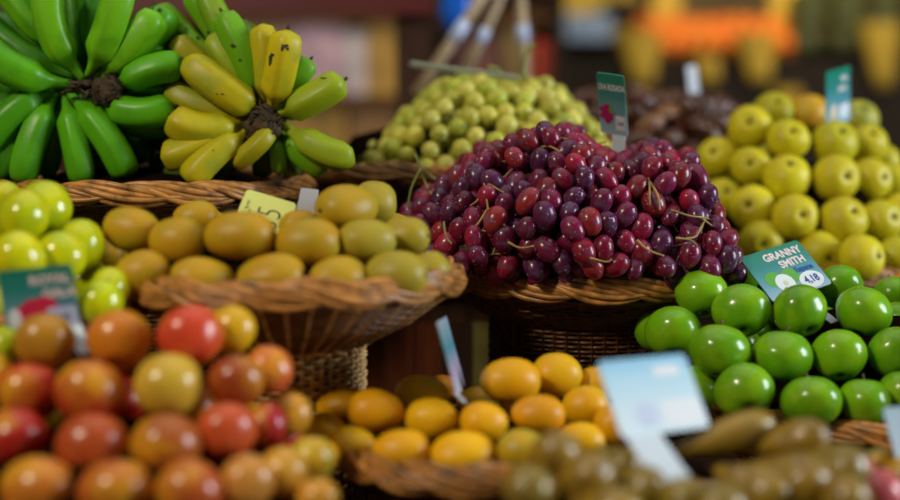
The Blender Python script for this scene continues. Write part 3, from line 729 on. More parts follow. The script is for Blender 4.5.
def bunch(name, label, crown, crownY, items, m, seed, crown_r, flatc):
    rnd = random.Random(seed); C = P(crown[0], crown[1], crownY)
    t = empty(name, C); tag(t, label, 'bananas', 'banana bunches in the upper left basket')
    for (x0, y0, x1, y1, wd, dy0, dy1, bx, by, col) in items:
        a, b = P(x0, y0, crownY + dy0), P(x1, y1, crownY + dy1); s = mpp(crownY + dy1)
        bend = Vector((bx * s, -.006 - .3 * (abs(bx) + abs(by)) * s, -by * s))
        o = link('banana', banana_mesh(a - C, b - C, wd * s * 1.13, bend, m, rnd.uniform(0, 1.2)), t)
        o.color = (*col, 1)
        dr = (b - a - bend * 4).normalized(); r = wd * s * .06
        tip = MB().tube([b - C - dr * .002, b - C + dr * .003, b - C + dr * .006], [r, r * 1.05, r * .7], 7).obj('blossom_tip', M_NECK, o)
    # stalk: a knotty cut stem with fibres
    mb = MB()
    def f(v, c, j):
        n_ = 1 + .28 * noise.noise(Vector((math.cos(c) * 2.5, math.sin(c) * 2.5, v.z * 60 + seed)))
        return Vector((v.x * n_, v.z, v.y * n_))
    R = crown_r
    mb.lathe([(.0003, -R * .55), (R * .35, -R * .62), (R * .42, -R * .45), (R * .60, -R * .60), (R * .72, -R * .42), (R * .9, -R * .3), (R, .0), (R * 1.05, R * .9), (R * .9, R * 2.2), (R * .5, R * 3)], 30, f)
    for k in range(40):
        a = rnd.uniform(0, 6.28); q = R * rnd.uniform(.2, 1.05)
        p = Vector((q * math.cos(a), -R * rnd.uniform(.1, .6), q * math.sin(a)))
        e = p + Vector((math.cos(a + 1.2), -.5, math.sin(a + 1.2))) * R * rnd.uniform(.15, .45)
        mb.tube([p, (p + e) / 2 + Vector((0, -.001, .001)), e], [.0016, .0014, .0006], 4)
    if flatc:   # wide ragged left-hand remains of the stalk
        for k in range(26):
            x = -rnd.uniform(.1, 1.9) * R * 1.1; p = Vector((x, rnd.uniform(-.008, .01), rnd.uniform(.0, .6) * R))
            mb.tube([p, p + Vector((-.008, -.004, rnd.uniform(-.004, .004))), p + Vector((-.016, -.002, rnd.uniform(-.005, .006)))], [.003, .0022, .0008], 5)
    mb.v = [v + Vector((0, -.016, 0)) for v in mb.v]
    mb.obj('stalk', M_CROWN, t)
    return t
g1, g2, g3, g4 = (.10, .40, .005), (.07, .32, .005), (.16, .46, .006), (.03, .16, .004)  # g4: shade between the bananas put into the colour of the rear ones
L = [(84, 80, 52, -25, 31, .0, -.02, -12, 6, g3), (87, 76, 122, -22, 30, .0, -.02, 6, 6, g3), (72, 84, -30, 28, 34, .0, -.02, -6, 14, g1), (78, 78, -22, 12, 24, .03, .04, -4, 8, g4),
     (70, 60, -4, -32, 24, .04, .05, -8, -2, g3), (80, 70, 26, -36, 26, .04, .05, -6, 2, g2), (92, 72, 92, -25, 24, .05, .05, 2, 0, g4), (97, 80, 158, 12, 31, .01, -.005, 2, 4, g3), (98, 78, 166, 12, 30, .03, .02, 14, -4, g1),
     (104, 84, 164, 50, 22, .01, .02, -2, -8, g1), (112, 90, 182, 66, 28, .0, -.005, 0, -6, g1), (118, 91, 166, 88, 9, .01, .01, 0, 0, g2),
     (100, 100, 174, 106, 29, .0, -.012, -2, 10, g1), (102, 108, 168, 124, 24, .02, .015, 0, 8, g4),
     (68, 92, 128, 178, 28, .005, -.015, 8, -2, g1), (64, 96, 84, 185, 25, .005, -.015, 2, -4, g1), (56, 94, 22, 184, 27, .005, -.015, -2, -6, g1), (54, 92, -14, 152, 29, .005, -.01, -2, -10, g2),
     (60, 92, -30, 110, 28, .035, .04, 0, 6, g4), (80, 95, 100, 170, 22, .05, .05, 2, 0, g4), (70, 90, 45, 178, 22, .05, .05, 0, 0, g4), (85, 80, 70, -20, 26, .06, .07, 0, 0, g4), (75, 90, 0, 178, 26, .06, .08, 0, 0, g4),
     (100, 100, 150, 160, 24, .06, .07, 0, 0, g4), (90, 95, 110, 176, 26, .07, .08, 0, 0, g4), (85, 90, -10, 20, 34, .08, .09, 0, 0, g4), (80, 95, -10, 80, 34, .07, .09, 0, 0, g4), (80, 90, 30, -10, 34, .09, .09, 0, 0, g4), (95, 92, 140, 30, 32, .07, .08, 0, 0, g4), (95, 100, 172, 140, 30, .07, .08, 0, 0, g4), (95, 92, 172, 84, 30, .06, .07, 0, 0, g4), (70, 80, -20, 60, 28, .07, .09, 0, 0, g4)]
bunch('banana_bunch', 'large bunch of unripe bright green bananas at the upper left corner', (110, 92), 1.80, L, M_BANANAG, 2, .0205, True)
y1, y2, y3, yg, gn, dk = (.60, .49, .006), (.48, .41, .006), (.36, .33, .006), (.30, .40, .008), (.14, .38, .006), (.06, .11, .006)  # dk: rear fillers coloured dark to stand for shade in the gaps
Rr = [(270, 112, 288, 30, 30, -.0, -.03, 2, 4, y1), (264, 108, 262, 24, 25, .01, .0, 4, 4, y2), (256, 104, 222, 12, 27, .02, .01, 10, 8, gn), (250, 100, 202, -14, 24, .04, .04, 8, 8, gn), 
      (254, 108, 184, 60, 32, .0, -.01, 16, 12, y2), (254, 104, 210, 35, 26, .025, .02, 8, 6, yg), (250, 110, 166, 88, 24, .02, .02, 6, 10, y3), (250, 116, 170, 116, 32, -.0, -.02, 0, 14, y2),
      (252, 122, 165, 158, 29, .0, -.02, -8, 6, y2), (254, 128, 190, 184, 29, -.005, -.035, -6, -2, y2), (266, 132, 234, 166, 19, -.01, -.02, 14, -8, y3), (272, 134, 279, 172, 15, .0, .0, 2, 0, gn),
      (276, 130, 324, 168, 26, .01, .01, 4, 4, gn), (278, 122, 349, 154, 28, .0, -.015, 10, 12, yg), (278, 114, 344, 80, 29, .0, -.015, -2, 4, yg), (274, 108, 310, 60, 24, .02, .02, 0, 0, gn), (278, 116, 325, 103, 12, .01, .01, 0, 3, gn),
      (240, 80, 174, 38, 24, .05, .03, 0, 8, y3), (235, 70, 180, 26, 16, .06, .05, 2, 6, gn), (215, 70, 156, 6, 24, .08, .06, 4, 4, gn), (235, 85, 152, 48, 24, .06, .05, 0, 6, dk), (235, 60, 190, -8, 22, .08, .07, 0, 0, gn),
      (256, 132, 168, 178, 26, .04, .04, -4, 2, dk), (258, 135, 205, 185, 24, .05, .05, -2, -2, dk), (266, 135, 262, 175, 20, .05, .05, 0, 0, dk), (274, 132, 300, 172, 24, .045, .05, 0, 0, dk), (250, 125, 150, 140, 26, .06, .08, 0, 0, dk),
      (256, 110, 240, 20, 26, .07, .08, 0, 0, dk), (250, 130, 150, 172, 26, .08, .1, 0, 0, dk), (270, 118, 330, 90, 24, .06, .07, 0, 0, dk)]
rb_ = bunch('banana_bunch', 'bunch of ripening yellow and green bananas with dark stalk above the wicker rim', (264, 124), 1.79, Rr, M_BANANA, 5, .0235, False)
# dark bruises lying on the skin of the upright yellow banana and its neighbours
from mathutils.bvhtree import BVHTree
kids = [o for o in COL.objects if o.parent == rb_ and o.name.startswith('banana')]
trees = [(o, BVHTree.FromPolygons([v.co + rb_.location for v in o.data.vertices], [tuple(p.vertices) for p in o.data.polygons])) for o in kids]
rz = random.Random(9)
for px, py, rx, ry in ((285, 46, 4.2, 2.0), (282, 49, 1.3, 2.2), (288, 49, 1.2, 2.2), (270, 60, 1.8, 6.0), (272, 55, 2.2, 2.0), (222, 94, 2.0, .7), (217, 94, 1.2, .7), (240, 60, 2.0, 1.2), (233, 46, 3.0, 2.0), (323, 78, 4.0, .8), (213, 150, .9, .6), (300, 128, .8, .6), (198, 38, 2.4, 2.0)):
    d = (P(px, py, 1.5) - CAM).normalized(); best = None
    for o, tr in trees:
        h = tr.ray_cast(CAM, d)
        if h[0] is not None and (best is None or h[3] < best[1][3]): best = (o, h, tr)
    if best is None: continue
    o, h, tr = best; mb = MB(); pts = []
    for k in range(14):
        a = 2 * PI * k / 14; j = rz.uniform(.65, 1.25); q = P(px + rx * j * math.cos(a), py + ry * j * math.sin(a), 1.5)
        g = tr.ray_cast(CAM, (q - CAM).normalized())
        if g[0] is not None and (g[0] - h[0]).length < .02: pts.append(g[0] - rb_.location)
    if len(pts) < 5: continue
    mb.v = [h[0] - d * .0009 - rb_.location] + [q - d * .0009 for q in pts]; n = len(pts); mb.f = [(0, 1 + k, 1 + (k + 1) % n) for k in range(n)]
    mb.obj('bruise', M_NECK, o)

# ------------------------------------------------------------------ signs
def solveY(px, py, A, ex):
    d = P(px, py, 1.0) - CAM        # point = CAM + d*Y
    return (A - CAM).dot(ex) / d.dot(ex)
def rrect(w_, h_, r=.004, z=0, n=4, cx=0, cy=0):
    pts = []
    for sx, sy, a0 in ((1, 1, 0), (-1, 1, 90), (-1, -1, 180), (1, -1, 270)):
        for k in range(n + 1):
            a = math.radians(a0 + 90 * k / n); pts.append((cx + sx * (w_ / 2 - r) + r * math.cos(a), cy + sy * (h_ / 2 - r) + r * math.sin(a)))
    return pts
def plate(pts, z0, z1):
    mb = MB(); n = len(pts)
    for z in (z0, z1):
        for x, y in pts: mb.v.append(Vector((x, y, z)))
    mb.f.append(tuple(range(n))[::-1]); mb.f.append(tuple(range(n, 2 * n)))
    for k in range(n): mb.f.append((k, (k + 1) % n, n + (k + 1) % n, n + k))
    return mb
def cardmat(name, stops, h, rough=.25, axis=1):
    m, nt, b = mat(name); tc = N(nt, 'ShaderNodeTexCoord'); sx = N(nt, 'ShaderNodeSeparateXYZ'); nt.links.new(tc.outputs['Object'], sx.inputs[0])
    mr = N(nt, 'ShaderNodeMapRange'); mr.inputs[1].default_value = h / 2; mr.inputs[2].default_value = -h / 2
    nt.links.new(sx.outputs[axis], mr.inputs[0]); nt.links.new(ramp(nt, mr.outputs[0], stops), b.inputs['Base Color'])
    b.inputs['Roughness'].default_value = rough; return m
def flat(name, c, rough=.4):
    m, nt, b = mat(name); b.inputs['Base Color'].default_value = (*c, 1); b.inputs['Roughness'].default_value = rough; return m
PK_ = flat('print_pinkish_white', (.85, .72, .74)); BL = flat('print_blue', (.01, .09, .36)); WH = flat('print_white', (.8, .86, .92)); BLK = flat('print_dark_ink', (.02, .02, .03))
PLAS = flat('sign_white_plastic', (.62, .72, .82), .3); MAG = flat('print_magenta', (.45, .02, .16)); REDP = flat('print_red', (.65, .02, .08)); GRP = flat('print_green', (.12, .42, .06)); GRL = flat('print_pale_green', (.55, .75, .42)); GOLDP = flat('print_gold', (.62, .42, .16))
TEAL = [(0, (.008, .22, .13)), (.35, (.03, .25, .24)), (.7, (.14, .36, .45)), (1, (.35, .55, .68))]
def text(s, size, x, y, m, root, sx=1, name='lettering', rot=0, bold=.0, z=.0009):
    cu = bpy.data.curves.new('lettering', 'FONT'); cu.body = s; cu.size = size; cu.align_x = 'CENTER'; cu.align_y = 'CENTER'; cu.offset = bold; cu.resolution_u = 3
    tmp = bpy.data.objects.new('tmp', cu); COL.objects.link(tmp); bpy.context.view_layer.update()
    me = bpy.data.meshes.new_from_object(tmp.evaluated_get(bpy.context.evaluated_depsgraph_get())); bpy.data.objects.remove(tmp)
    me.materials.clear(); me.materials.append(m); o = link(name, me, root); o.location = (x, y, z); o.scale = (sx, 1, 1); o.rotation_euler = (0, 0, rot)
    return o
def sign(label, TL, YTL, TR, YTR, BL_, stops, stem=None, stemw=.016, clampY=None, mat_=None, stemY=None, name='price_sign'):
    A = P(*TL, YTL); B = P(*TR, YTR); ex = (B - A).normalized(); Yb = solveY(*BL_, A, ex)
    if clampY: Yb = min(max(Yb, clampY[0]), clampY[1])
    Cc = P(*BL_, Yb); e2 = (Cc - A); e2 = e2 - ex * e2.dot(ex); h = e2.length; ey = -e2.normalized(); n = ex.cross(ey)
    if n.dot(CAM - A) < 0: n = -n
    wd = (B - A).length; ctr = A + ex * wd / 2 - ey * h / 2
    root = empty(name, ctr); tag(root, label, 'sign', 'price signs on the stall')
    root.matrix_world = Matrix.Translation(ctr) @ Matrix((ex, ey, ex.cross(ey))).transposed().to_4x4()
    m = mat_ or cardmat('sign_card_print', stops, h)
    plate(rrect(wd, h, min(.005, wd * .1)), -.0008, .0006).obj('card', m, root, False)
    if stem:
        inv = root.matrix_world.inverted(); q = inv @ P(*stem, stemY or (Yb))
        q.z = max(min(q.z, .03), -.03)
        x0 = max(min(q.x, wd / 2 - stemw / 2), -wd / 2 + stemw / 2); mb = MB()
        a = Vector((x0, -h / 2 + .004, -.0012)); L_ = (q - a); side = Vector((stemw / 2, 0, 0)); tk = Vector((0, 0, -.0016))
        for s_ in (a, q):
            for v in (-side, side, side + tk, -side + tk): mb.v.append(s_ + v)
        mb.f += [(0, 1, 2, 3), (7, 6, 5, 4), (0, 4, 5, 1), (1, 5, 6, 2), (2, 6, 7, 3), (3, 7, 4, 0)]
        mb.obj('stem', PLAS, root, False)
    return root, wd, h
def grapes_pic(root, x, y, s, m, leaf):
    for k, (dx, dy) in enumerate([(-.5, .5), (.1, .6), (.5, .2), (-.3, 0), (.2, -.1), (-.1, -.5), (.3, -.55), (0, -1.0), (-.5, -.4), (.0, .9)]):
        pts = [(x + (dx + .38 * math.cos(a * PI / 5)) * s, y + (dy + .38 * math.sin(a * PI / 5)) * s) for a in range(10)]
        plate(pts, .0006, .0009 + .00002 * k).obj('printed_grape', m, root, False)
    pts = [(x + (.1 + .9 * t[0]) * s, y + (.8 + t[1]) * s) for t in ((0, 0), (.3, -.7), (.8, -.8), (.7, -.2), (.4, .4), (.0, .5))]
    plate(pts, .0006, .0010).obj('printed_leaf', leaf, root, False)
def disc(root, x, y, rx, ry, m, name, z=.0009, n=20, rot=0):
    pts = []
    for k in range(n):
        a = 2 * PI * k / n; u, v = rx * math.cos(a), ry * math.sin(a); pts.append((x + u * math.cos(rot) - v * math.sin(rot), y + u * math.sin(rot) + v * math.cos(rot)))
    return plate(pts, .0005, z).obj(name, m, root, False)

# red grape sign
r_, w_, h_ = sign('teal card reading UVA ROSADA with a purple grape picture above the red grapes', (596, 72), 1.80, (624, 76), 1.785, (601, 132), [(0, (.01, .26, .16)), (.35, (.05, .30, .28)), (.7, (.20, .45, .55)), (1, (.42, .65, .75))], (617, 160), .018, (1.74, 1.86))
text('UVA ROSADA', .0135, .0005, h_ * .28, WH, r_, .42, bold=.0004); text('Espana', .003, w_ * .2, h_ * .12, BL, r_)
grapes_pic(r_, -w_ * .20, -h_ * .15, .0122, MAG, GRP); plate(rrect(w_ * .36, h_ * .24, .002, cx=w_ * .27, cy=-h_ * .30), .0005, .0009).obj('price_patch', WH, r_, False)
text('9.95', .0062, w_ * .27, -h_ * .30, BL, r_, .8, 'price', z=.0012, bold=.0002)
# green apple sign
r_, w_, h_ = sign('teal card reading GRANNY SMITH leaning on the green apples', (739, 258), 1.70, (797, 240), 1.745, (774, 303), TEAL, (835, 322), .012, (1.6, 1.72), stemY=1.63)
text('GRANNY', .0150, w_ * .12, h_ * .32, PK_, r_, .95, bold=.0005); text('SMITH', .0150, w_ * .18, h_ * .12, PK_, r_, .95, bold=.0005); text('Espana', .0115, w_ * .27, -h_ * .055, BL, r_, .9, bold=.0004)
disc(r_, -w_ * .26, -h_ * .10, .0125, .0115, GRP, 'printed_apple', .0008); disc(r_, w_ * .0, -h_ * .12, .0125, .0115, GRP, 'printed_apple', .0008); disc(r_, -w_ * .14, -h_ * .22, .0135, .0135, WH, 'printed_apple_half', .0010); disc(r_, -w_ * .14, -h_ * .23, .0035, .0040, GRL, 'printed_core', .0012)
disc(r_, w_ * .26, -h_ * .30, .0180, .0125, WH, 'price_patch', .0010); text('4,18', .0150, w_ * .26, -h_ * .30, BL, r_, .85, 'price', z=.0013, bold=.0004)
# round pear sign
r_, w_, h_ = sign('narrow turned teal card with a pear picture among the round pears', (826, 72), 2.13, (850, 65), 2.19, (826, 128), TEAL, (836, 135), .018, (2.08, 2.16))
text('PERA', .011, w_ * .24, h_ * .30, PK_, r_, .9, bold=.0004); text('NASHI', .011, w_ * .16, h_ * .12, PK_, r_, .9, bold=.0004); text('Espana', .006, w_ * .24, -h_ * .03, BL, r_)
for k in range(3): disc(r_, -w_ * .30 + k * .008, -h_ * .28 + (k % 2) * .004, .004, .012, GOLDP if k != 1 else WH, 'printed_pear', .0009 + k * .0001)
plate(rrect(w_ * .36, h_ * .22, .002, cx=w_ * .24, cy=-h_ * .28), .0005, .0009).obj('price_patch', WH, r_, False); text('3.35', .008, w_ * .24, -h_ * .28, BL, r_, .9, 'price', z=.0012)
# left apple sign
r_, w_, h_ = sign('blurred teal card with red apple picture standing in the left heap', (-3, 272), 1.315, (71, 264), 1.325, (14, 334), TEAL, (82, 368), .014, (1.27, 1.33), stemY=1.28)
text('ROYAL', .0125, w_ * .18, h_ * .30, PK_, r_, .95, bold=.0005); text('GALA', .0125, w_ * .28, h_ * .08, PK_, r_, .95, bold=.0005); text('Espana', .008, w_ * .34, -h_ * .10, BL, r_)
for dx, dy, s_ in ((-.28, -.26, .0115), (-.10, -.16, .0120), (.06, -.14, .0125)): disc(r_, w_ * dx, h_ * dy, s_, s_ * .95, REDP, 'printed_apple', .0009 + dx * .0004)
disc(r_, -w_ * .36, -h_ * .26, .006, .010, WH, 'printed_apple_half', .0011)
plate(rrect(w_ * .40, h_ * .34, .003, cx=w_ * .28, cy=-h_ * .31), .0005, .0010).obj('price_patch', flat('price_patch_pale_blue', (.5, .6, .85)), r_, False); text('2.45', .011, w_ * .28, -h_ * .31, BL, r_, .9, 'price', z=.0013)
# yellow tag
r_, w_, h_ = sign('yellow green paper tag with hand drawn price 35 behind the brown fruit', (247, 189), 1.565, (297, 204), 1.565, (232, 238), [(0, (.62, .66, .16)), (1, (.66, .66, .14))], None, 0, (1.51, 1.512), name='paper_tag')
text('35', .040, w_ * .10, h_ * .06, BLK, r_, .8, 'handwritten_price', rot=PI / 2, bold=-.0008)
for k, L_ in enumerate((.3, .22, .26)): text('kg pvp', .005, -w_ * .38 + k * .0045, h_ * (.2 - .16 * k), BLK, r_, 1, 'small_print', rot=PI / 2)
# big sign at the front, window glare put into its paled print
r_, w_, h_ = sign('large blurred card with painted-in pale glare on a white stem in front of the mangoes', (597, 362), 1.215, (684, 354), 1.262, (622, 438), [(0, (.30, .62, .88)), (.25, (.50, .78, .95)), (.7, (.70, .86, .97)), (1, (.72, .9, 1.0))], (677, 484), .036, (1.08, 1.26), stemY=1.15)
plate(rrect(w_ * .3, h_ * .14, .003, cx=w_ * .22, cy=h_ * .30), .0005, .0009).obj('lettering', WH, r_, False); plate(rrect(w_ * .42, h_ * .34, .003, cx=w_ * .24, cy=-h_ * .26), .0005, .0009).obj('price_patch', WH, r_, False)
disc(r_, -w_ * .15, -h_ * .25, .012, .012, flat('print_glare_lilac', (.58, .68, .88)), 'printed_fruit')
# edge-on sign in the mangoes
r_, w_, h_ = sign('narrow pale card seen almost edge on, leaning out of the mangoes', (437, 322), 1.395, (446, 316), 1.50, (457, 396), [(0, (.4, .5, .6)), (.4, (.10, .35, .42)), (.7, (.55, .45, .65)), (1, (.6, .7, .85))], (466, 402), .012, (1.36, 1.44))
# right edge sign
r_, w_, h_ = sign('pale blue card at the lower right edge above the pink apples', (882, 408), 1.30, (940, 404), 1.32, (899, 468), [(0, (.36, .52, .62)), (1, (.50, .62, .70))], (930, 490), .014, (1.25, 1.32))
disc(r_, -w_ * .20, -h_ * .16, .007, .008, flat('print_faded_pink', (.75, .35, .45)), 'printed_fruit')
# card lying flat on the green grapes, white stems and tags
r_, w_, h_ = sign('thin pale card seen edge on lying on top of the green grapes', (409, 61), 2.10, (519, 76), 2.08, (409, 66), [(0, (.5, .56, .52)), (1, (.5, .56, .6))], None, 0, (2.05, 2.30))
r_, w_, h_ = sign('small white tag standing behind the heap of dates', (686, 66), 2.62, (696, 65), 2.64, (690, 100), [(0, (.55, .6, .66)), (1, (.6, .66, .72))], (694, 112), .016, (2.58, 2.66))
r_, w_, h_ = sign('white card edge showing behind the green banana bunch', (112, -30), 1.93, (126, -32), 1.93, (113, 13), [(0, (.7, .75, .85)), (1, (.7, .75, .85))], None, 0, (1.9, 1.96))
r_, w_, h_ = sign('grey white blank tag behind the brown fruit under the basket rim', (301, 188), 1.60, (319, 190), 1.60, (302, 217), [(0, (.34, .34, .37)), (1, (.34, .34, .37))], None, 0, (1.565, 1.57))

# ------------------------------------------------------------------ things behind the stall
M_BAR = flat('frame_dark_red_paint', (.10, .008, .008), .4); W_POST = wood('post_dark_wood', (.05, .022, .012))
sf = empty('stall_frame', (0, 0, 0)); tag(sf, 'dark red crossbar on a dark wooden post behind the bananas', 'frame')
a = P(120, 15, 3.15); b = P(432, 1, 3.15)
slab('crossbar', (-1.9, 3.12, a.z), (b.x, 3.16, b.z + .03), M_BAR, sf)
slab('post', (P(396, 0, 3.2).x, 3.17, 0), (P(434, 0, 3.2).x, 3.24, 2.4), W_POST, sf)
slab('post', (-1.9, 3.17, 0), (-1.82, 3.24, 2.4), W_POST, sf)
# wooden stakes with paper bands
W_PALE = wood('stake_pale_wood', (.50, .38, .24)); 
for (x0, y0, x1, y1, Yd, t0, lb, b0, b1) in ((417, 94, 500, -30, 2.62, 12, 'pale wooden stake leaning furthest, left behind green grapes', .42, .58), (466, 72, 512, -30, 2.66, 11, 'pale wooden stake leaning slightly, middle of three behind green grapes', .28, .42),
                                     (526, 96, 519, -30, 2.70, 12, 'upright pale wooden stake, right of three behind green grapes', .42, .56)):
    A_, B_ = P(x0, y0, Yd), P(x1, y1, Yd + .03); st = empty('wooden_stake', A_); tag(st, lb, 'stake', 'wooden stakes behind the green grapes')
    low = A_ + (A_ - B_).normalized() * 0.0
    r0 = t0 / 2 * mpp(Yd)
    MB().tube([low - A_, (A_ + B_) / 2 - A_, B_ - A_], [r0, r0 * .95, r0 * .9], 8).obj('shaft', W_PALE, st)
    q0, q1 = A_.lerp(B_, b0), A_.lerp(B_, b1); MB().tube([q0 - A_, q1 - A_], r0 * 1.12, 12).obj('paper_band', flat('paper_band_pale_blue', (.5, .58, .8)), st)
# crate the stakes stand in, behind the green grapes
cr = empty('wooden_crate', (P(470, 110, 2.68).x, 2.68, 1.19)); tag(cr, 'dark slatted crate holding the wooden stakes behind the green grapes', 'crate')
for k in range(3): slab('slat', (-.12, -.12, .02 + k * .085), (.12, -.105, .09 + k * .085), W_DK, cr); slab('slat', (-.12, .105, .02 + k * .085), (.12, .12, .09 + k * .085), W_DK, cr)
for x in (-.12, .105):
    slab('end_panel', (x, -.12, 0), (x + .015, .12, .27), W_DK, cr)
slab('bottom_board', (-.12, -.12, 0), (.12, .12, .015), W_DK, cr)
# blue clip bag
bb = MB()
pb = P(455, 6, 2.95)
bb.lathe([(.003, -.055), (.022, -.05), (.036, -.02), (.032, .02), (.038, .05), (.016, .07), (.012, .10)], 14, lambda v, c, j: Vector((v.x * (1 + .15 * math.sin(3 * c + j)), v.y * .5, v.z)))
o = bb.obj('plastic_bag', plain('blue_plastic_film', (.01, .12, .62), .25, scale=30)); o.location = pb; tag(o, 'bright blue plastic bag hanging near the wooden stakes', 'bag')
# light box top behind the bananas
lt = slab('packing_box', (-.36, 2.45, 1.19), (-.07, 2.95, 1.385), wood('packing_box_card', (.42, .24, .13))); tag(lt, 'tan packing box behind the bananas and green grapes', 'box')

# far stall, several metres behind
FY = 6.2
def fx(px): return P(px, 100, FY).x
def fz(py): return P(450, py, FY).z
W_FAR = wood('far_stall_brown', (.017, .009, .003)); YEL = plain('yellow_painted_board', (.55, .36, .02), .6, scale=3); YELB = plain('yellow_paper_bag', (.40, .25, .012), .7, scale=8)
far = empty('far_stall', (0, 0, 0)); tag(far, 'dark brown stepped stall across the aisle with yellow posts', 'stall')
slab('front_board', (fx(560), FY, 0), (fx(1080), FY + .05, fz(58)), W_FAR, far)
slab('shelf', (fx(560), FY, fz(60)), (fx(1080), FY + .6, fz(56)), W_FAR, far)
slab('upper_shelf', (fx(560), FY + .6, fz(30)), (fx(1080), FY + 1.1, fz(27)), W_FAR, far)
slab('riser_board', (fx(560), FY + .58, fz(58)), (fx(1080), FY + .6, fz(28)), W_FAR, far)
for x0, x1 in ((652, 682), (772, 806)): slab('yellow_post', (P(x0, 0, FY + .5).x, FY + .50, fz(60)), (P(x1, 0, FY + .5).x, FY + .56, 3.0), YEL, far)
for x in (570, 1070): slab('leg', (fx(x), FY + 1.0, 0), (fx(x) + .08, FY + 1.08, fz(28)), W_FAR, far)
cb = slab('yellow_curtain', (P(545, 0, 7.6).x, 7.6, 0), (P(640, 0, 7.6).x, 7.64, 3.2), YEL); tag(cb, 'tall yellow board behind the far stall', 'board')
cb = slab('yellow_board', (P(665, 0, 8.2).x, 8.2, 0), (P(1000, 0, 8.2).x, 8.24, 3.6), plain('ochre_far_board', (.12, .075, .012), .7, scale=2)); tag(cb, 'wide ochre board at the back right of the hall', 'board')
# produce on the far stall
rnd = random.Random(77)
fm = [ovoid_mesh('far_orange', M_ORANGE, 1.0, 0, 4, .02)]
k = 0
for row in range(5):
    for i in range(13):
        o = link('far_orange', fm[0]); r = .040
        o.location = (fx(655) + i * .076 + (row % 2) * .03, FY + .12 + row * .09, fz(56) + r + row * .033 + rnd.uniform(0, .01)); o.scale = (r, r, r)
        c = rnd.choice([(.75, .16, .008), (.70, .12, .008), (.78, .22, .01)]); o.color = (*c, 1)
        if i * .076 > 115 * .0045 + .07: c = (.05, .09, .01)
        if i > 8: bpy.data.objects.remove(o); continue
        tag(o, 'bright orange fruit in the blurred heap on the far stall', 'orange', 'oranges on the far stall')
ml = plain('leaf_green_dark', (.045, .055, .006), .6, scale=6)
def fl_(v, c, j):
    n_ = 1 + .35 * noise.noise(Vector((math.cos(c) * 2, math.sin(c) * 2, v.z * 3)) * 1.5) + .12 * math.sin(9 * c + j)
    return Vector((v.x * n_, v.y * n_, v.z))
lm = MB().lathe([(max(.01, math.sin(PI * j / 12)), math.cos(PI * j / 12) * .8) for j in range(13)], 26, fl_).mesh('lettuce', ml)
for row in range(3):
    for i in range(8):
        o = link('leafy_green', lm); r = rnd.uniform(.07, .09); o.location = (P(812, 0, FY).x + i * .175 + row * .05, FY + .12 + row * .17, fz(54) + r * .75 + row * .10); o.scale = (r, r, r); o.rotation_euler = (0, 0, rnd.uniform(0, 6))
        tag(o, 'dark leafy green head on the right part of the far stall', 'lettuce', 'leafy greens on the far stall')
# yellow paper bags hanging in front of the far stall: wide at the top, narrow at the bottom
def bag(px, y0, y1, wt, wb, lb):
    A_ = P(px, y0, FY - .035); B_ = P(px + 6, y1, FY - .035); s = mpp(FY)
    t = empty('hanging_bag', A_); tag(t, lb, 'bag', 'yellow bags hanging on the far stall'); mb = MB(); n = 14; K_ = 7
    for k in range(K_):
        u = k / (K_ - 1); c = (B_ - A_) * u; r = (wt + (wb - wt) * u) / 2 * s
        for q in range(n):
            a = 2 * PI * q / n; mb.v.append(c + Vector((r * math.cos(a) * (1 + .05 * math.sin(4 * a + k)), r * .35 * math.sin(a), 0)))
    for k in range(K_ - 1):
        for q in range(n):
            a = k * n + q; b = k * n + (q + 1) % n; mb.f.append((a, b, b + n, a + n))
    mb.f.append(tuple((K_ - 1) * n + q for q in range(n))); mb.obj('bag_body', YELB, t)
    for sx in (-1, 1): MB().tube([(sx * wt * .25 * s, 0, 0), (sx * wt * .2 * s, .05, .05), (0, .11, .10)], .004, 5).obj('string', W_DK, t)
bag(638, 32, 84, 46, 22, 'yellow hanging bag left of the orange heap'); bag(754, 34, 82, 42, 22, 'yellow hanging bag right of the orange heap'); bag(879, 22, 88, 44, 18, 'yellow hanging bag at the right edge below greens')
bag(704, 56, 82, 30, 18, 'small yellow hanging bag below the orange heap'); bag(786, 88, 118, 30, 20, 'small low yellow hanging bag above the round pears')
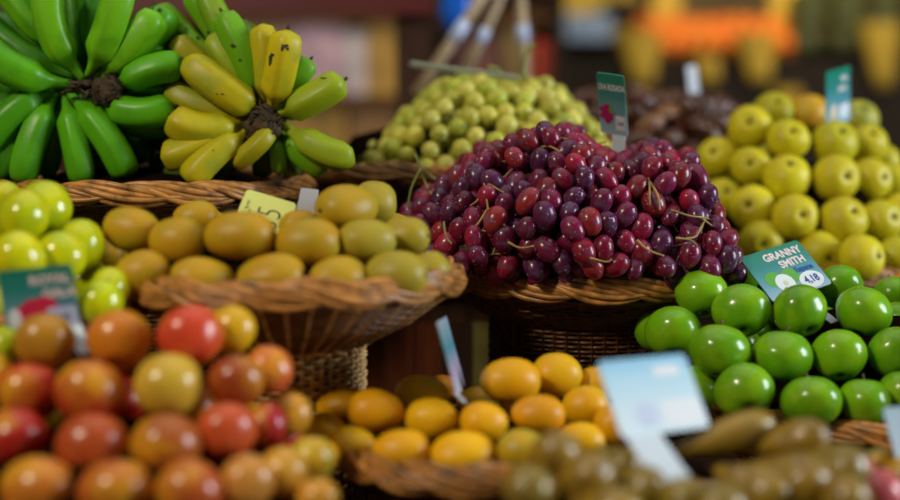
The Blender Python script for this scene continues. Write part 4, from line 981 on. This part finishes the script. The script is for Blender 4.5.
# coloured boxes behind, left and centre
def box_(name, x0, x1, y0, y1, Y, m, lb, cat, dy=.35):
    A_ = P(x0, y1, Y); B_ = P(x1, y0, Y); o = slab(name, (A_.x, Y, A_.z), (B_.x, Y + dy, B_.z), m); tag(o, lb, cat); return o
box_('storage_box', 566, 612, 14, 40, 6.6, plain('pale_blue_box', (.20, .28, .42), .5), 'pale blue box on the far stall behind the red grape sign', 'box')
box_('dark_crate', 608, 652, 0, 22, 6.7, W_FAR, 'dark crate on the far stall left of the oranges', 'crate')
sh = empty('far_shelving', (0, 0, 0)); tag(sh, 'brown shelving far behind the bananas and stakes', 'shelving')
for y in (178, 96, 12): A_ = P(200, y, 5.6); slab('shelf', (-1.5, 5.6, A_.z - .04), (P(556, 0, 5.6).x, 6.05, A_.z), wood('far_shelf_wood', (.10, .04, .012)), sh)
slab('back_panel', (-2.6, 6.06, 0), (P(556, 0, 5.6).x, 6.1, 2.5), plain('far_back_panel_brown', (.07, .028, .010), .8, scale=3), sh)
for x in (-1.5, P(440, 0, 5.6).x, P(552, 0, 5.6).x): slab('upright', (x, 5.58, 0), (x + .05, 6.06, 2.5), W_FAR, sh)
def cbox(x0, x1, y0, y1, c, lb):
    box_('packing_box', x0, x1, y0, y1, 5.64, plain('box_print', c, .6, var=.35, scale=9), lb, 'box', .3)
cbox(236, 290, 24, 94, (.26, .16, .12), 'brown box on the far shelf behind yellow bananas'); cbox(292, 342, 18, 94, (.42, .27, .33), 'pinkish box on the far shelf behind the bananas')
cbox(344, 366, 30, 94, (.40, .34, .34), 'grey pink box on the far shelf, right of the pinkish box'); cbox(368, 398, 22, 94, (.36, .20, .03), 'ochre box on the far shelf beside the dark post')
cbox(280, 345, 104, 172, (.30, .17, .03), 'ochre box on the lower far shelf behind the banana tips'); cbox(350, 398, 104, 172, (.20, .10, .03), 'brown box on the lower far shelf beside the dark post')
cbox(452, 500, 30, 94, (.10, .03, .02), 'dark red box on the far shelf behind the stakes'); cbox(534, 552, 40, 94, (.45, .04, .015), 'red box on the far shelf right of the stakes'); cbox(504, 530, 20, 94, (.16, .10, .02), 'olive box on the far shelf between the stakes')
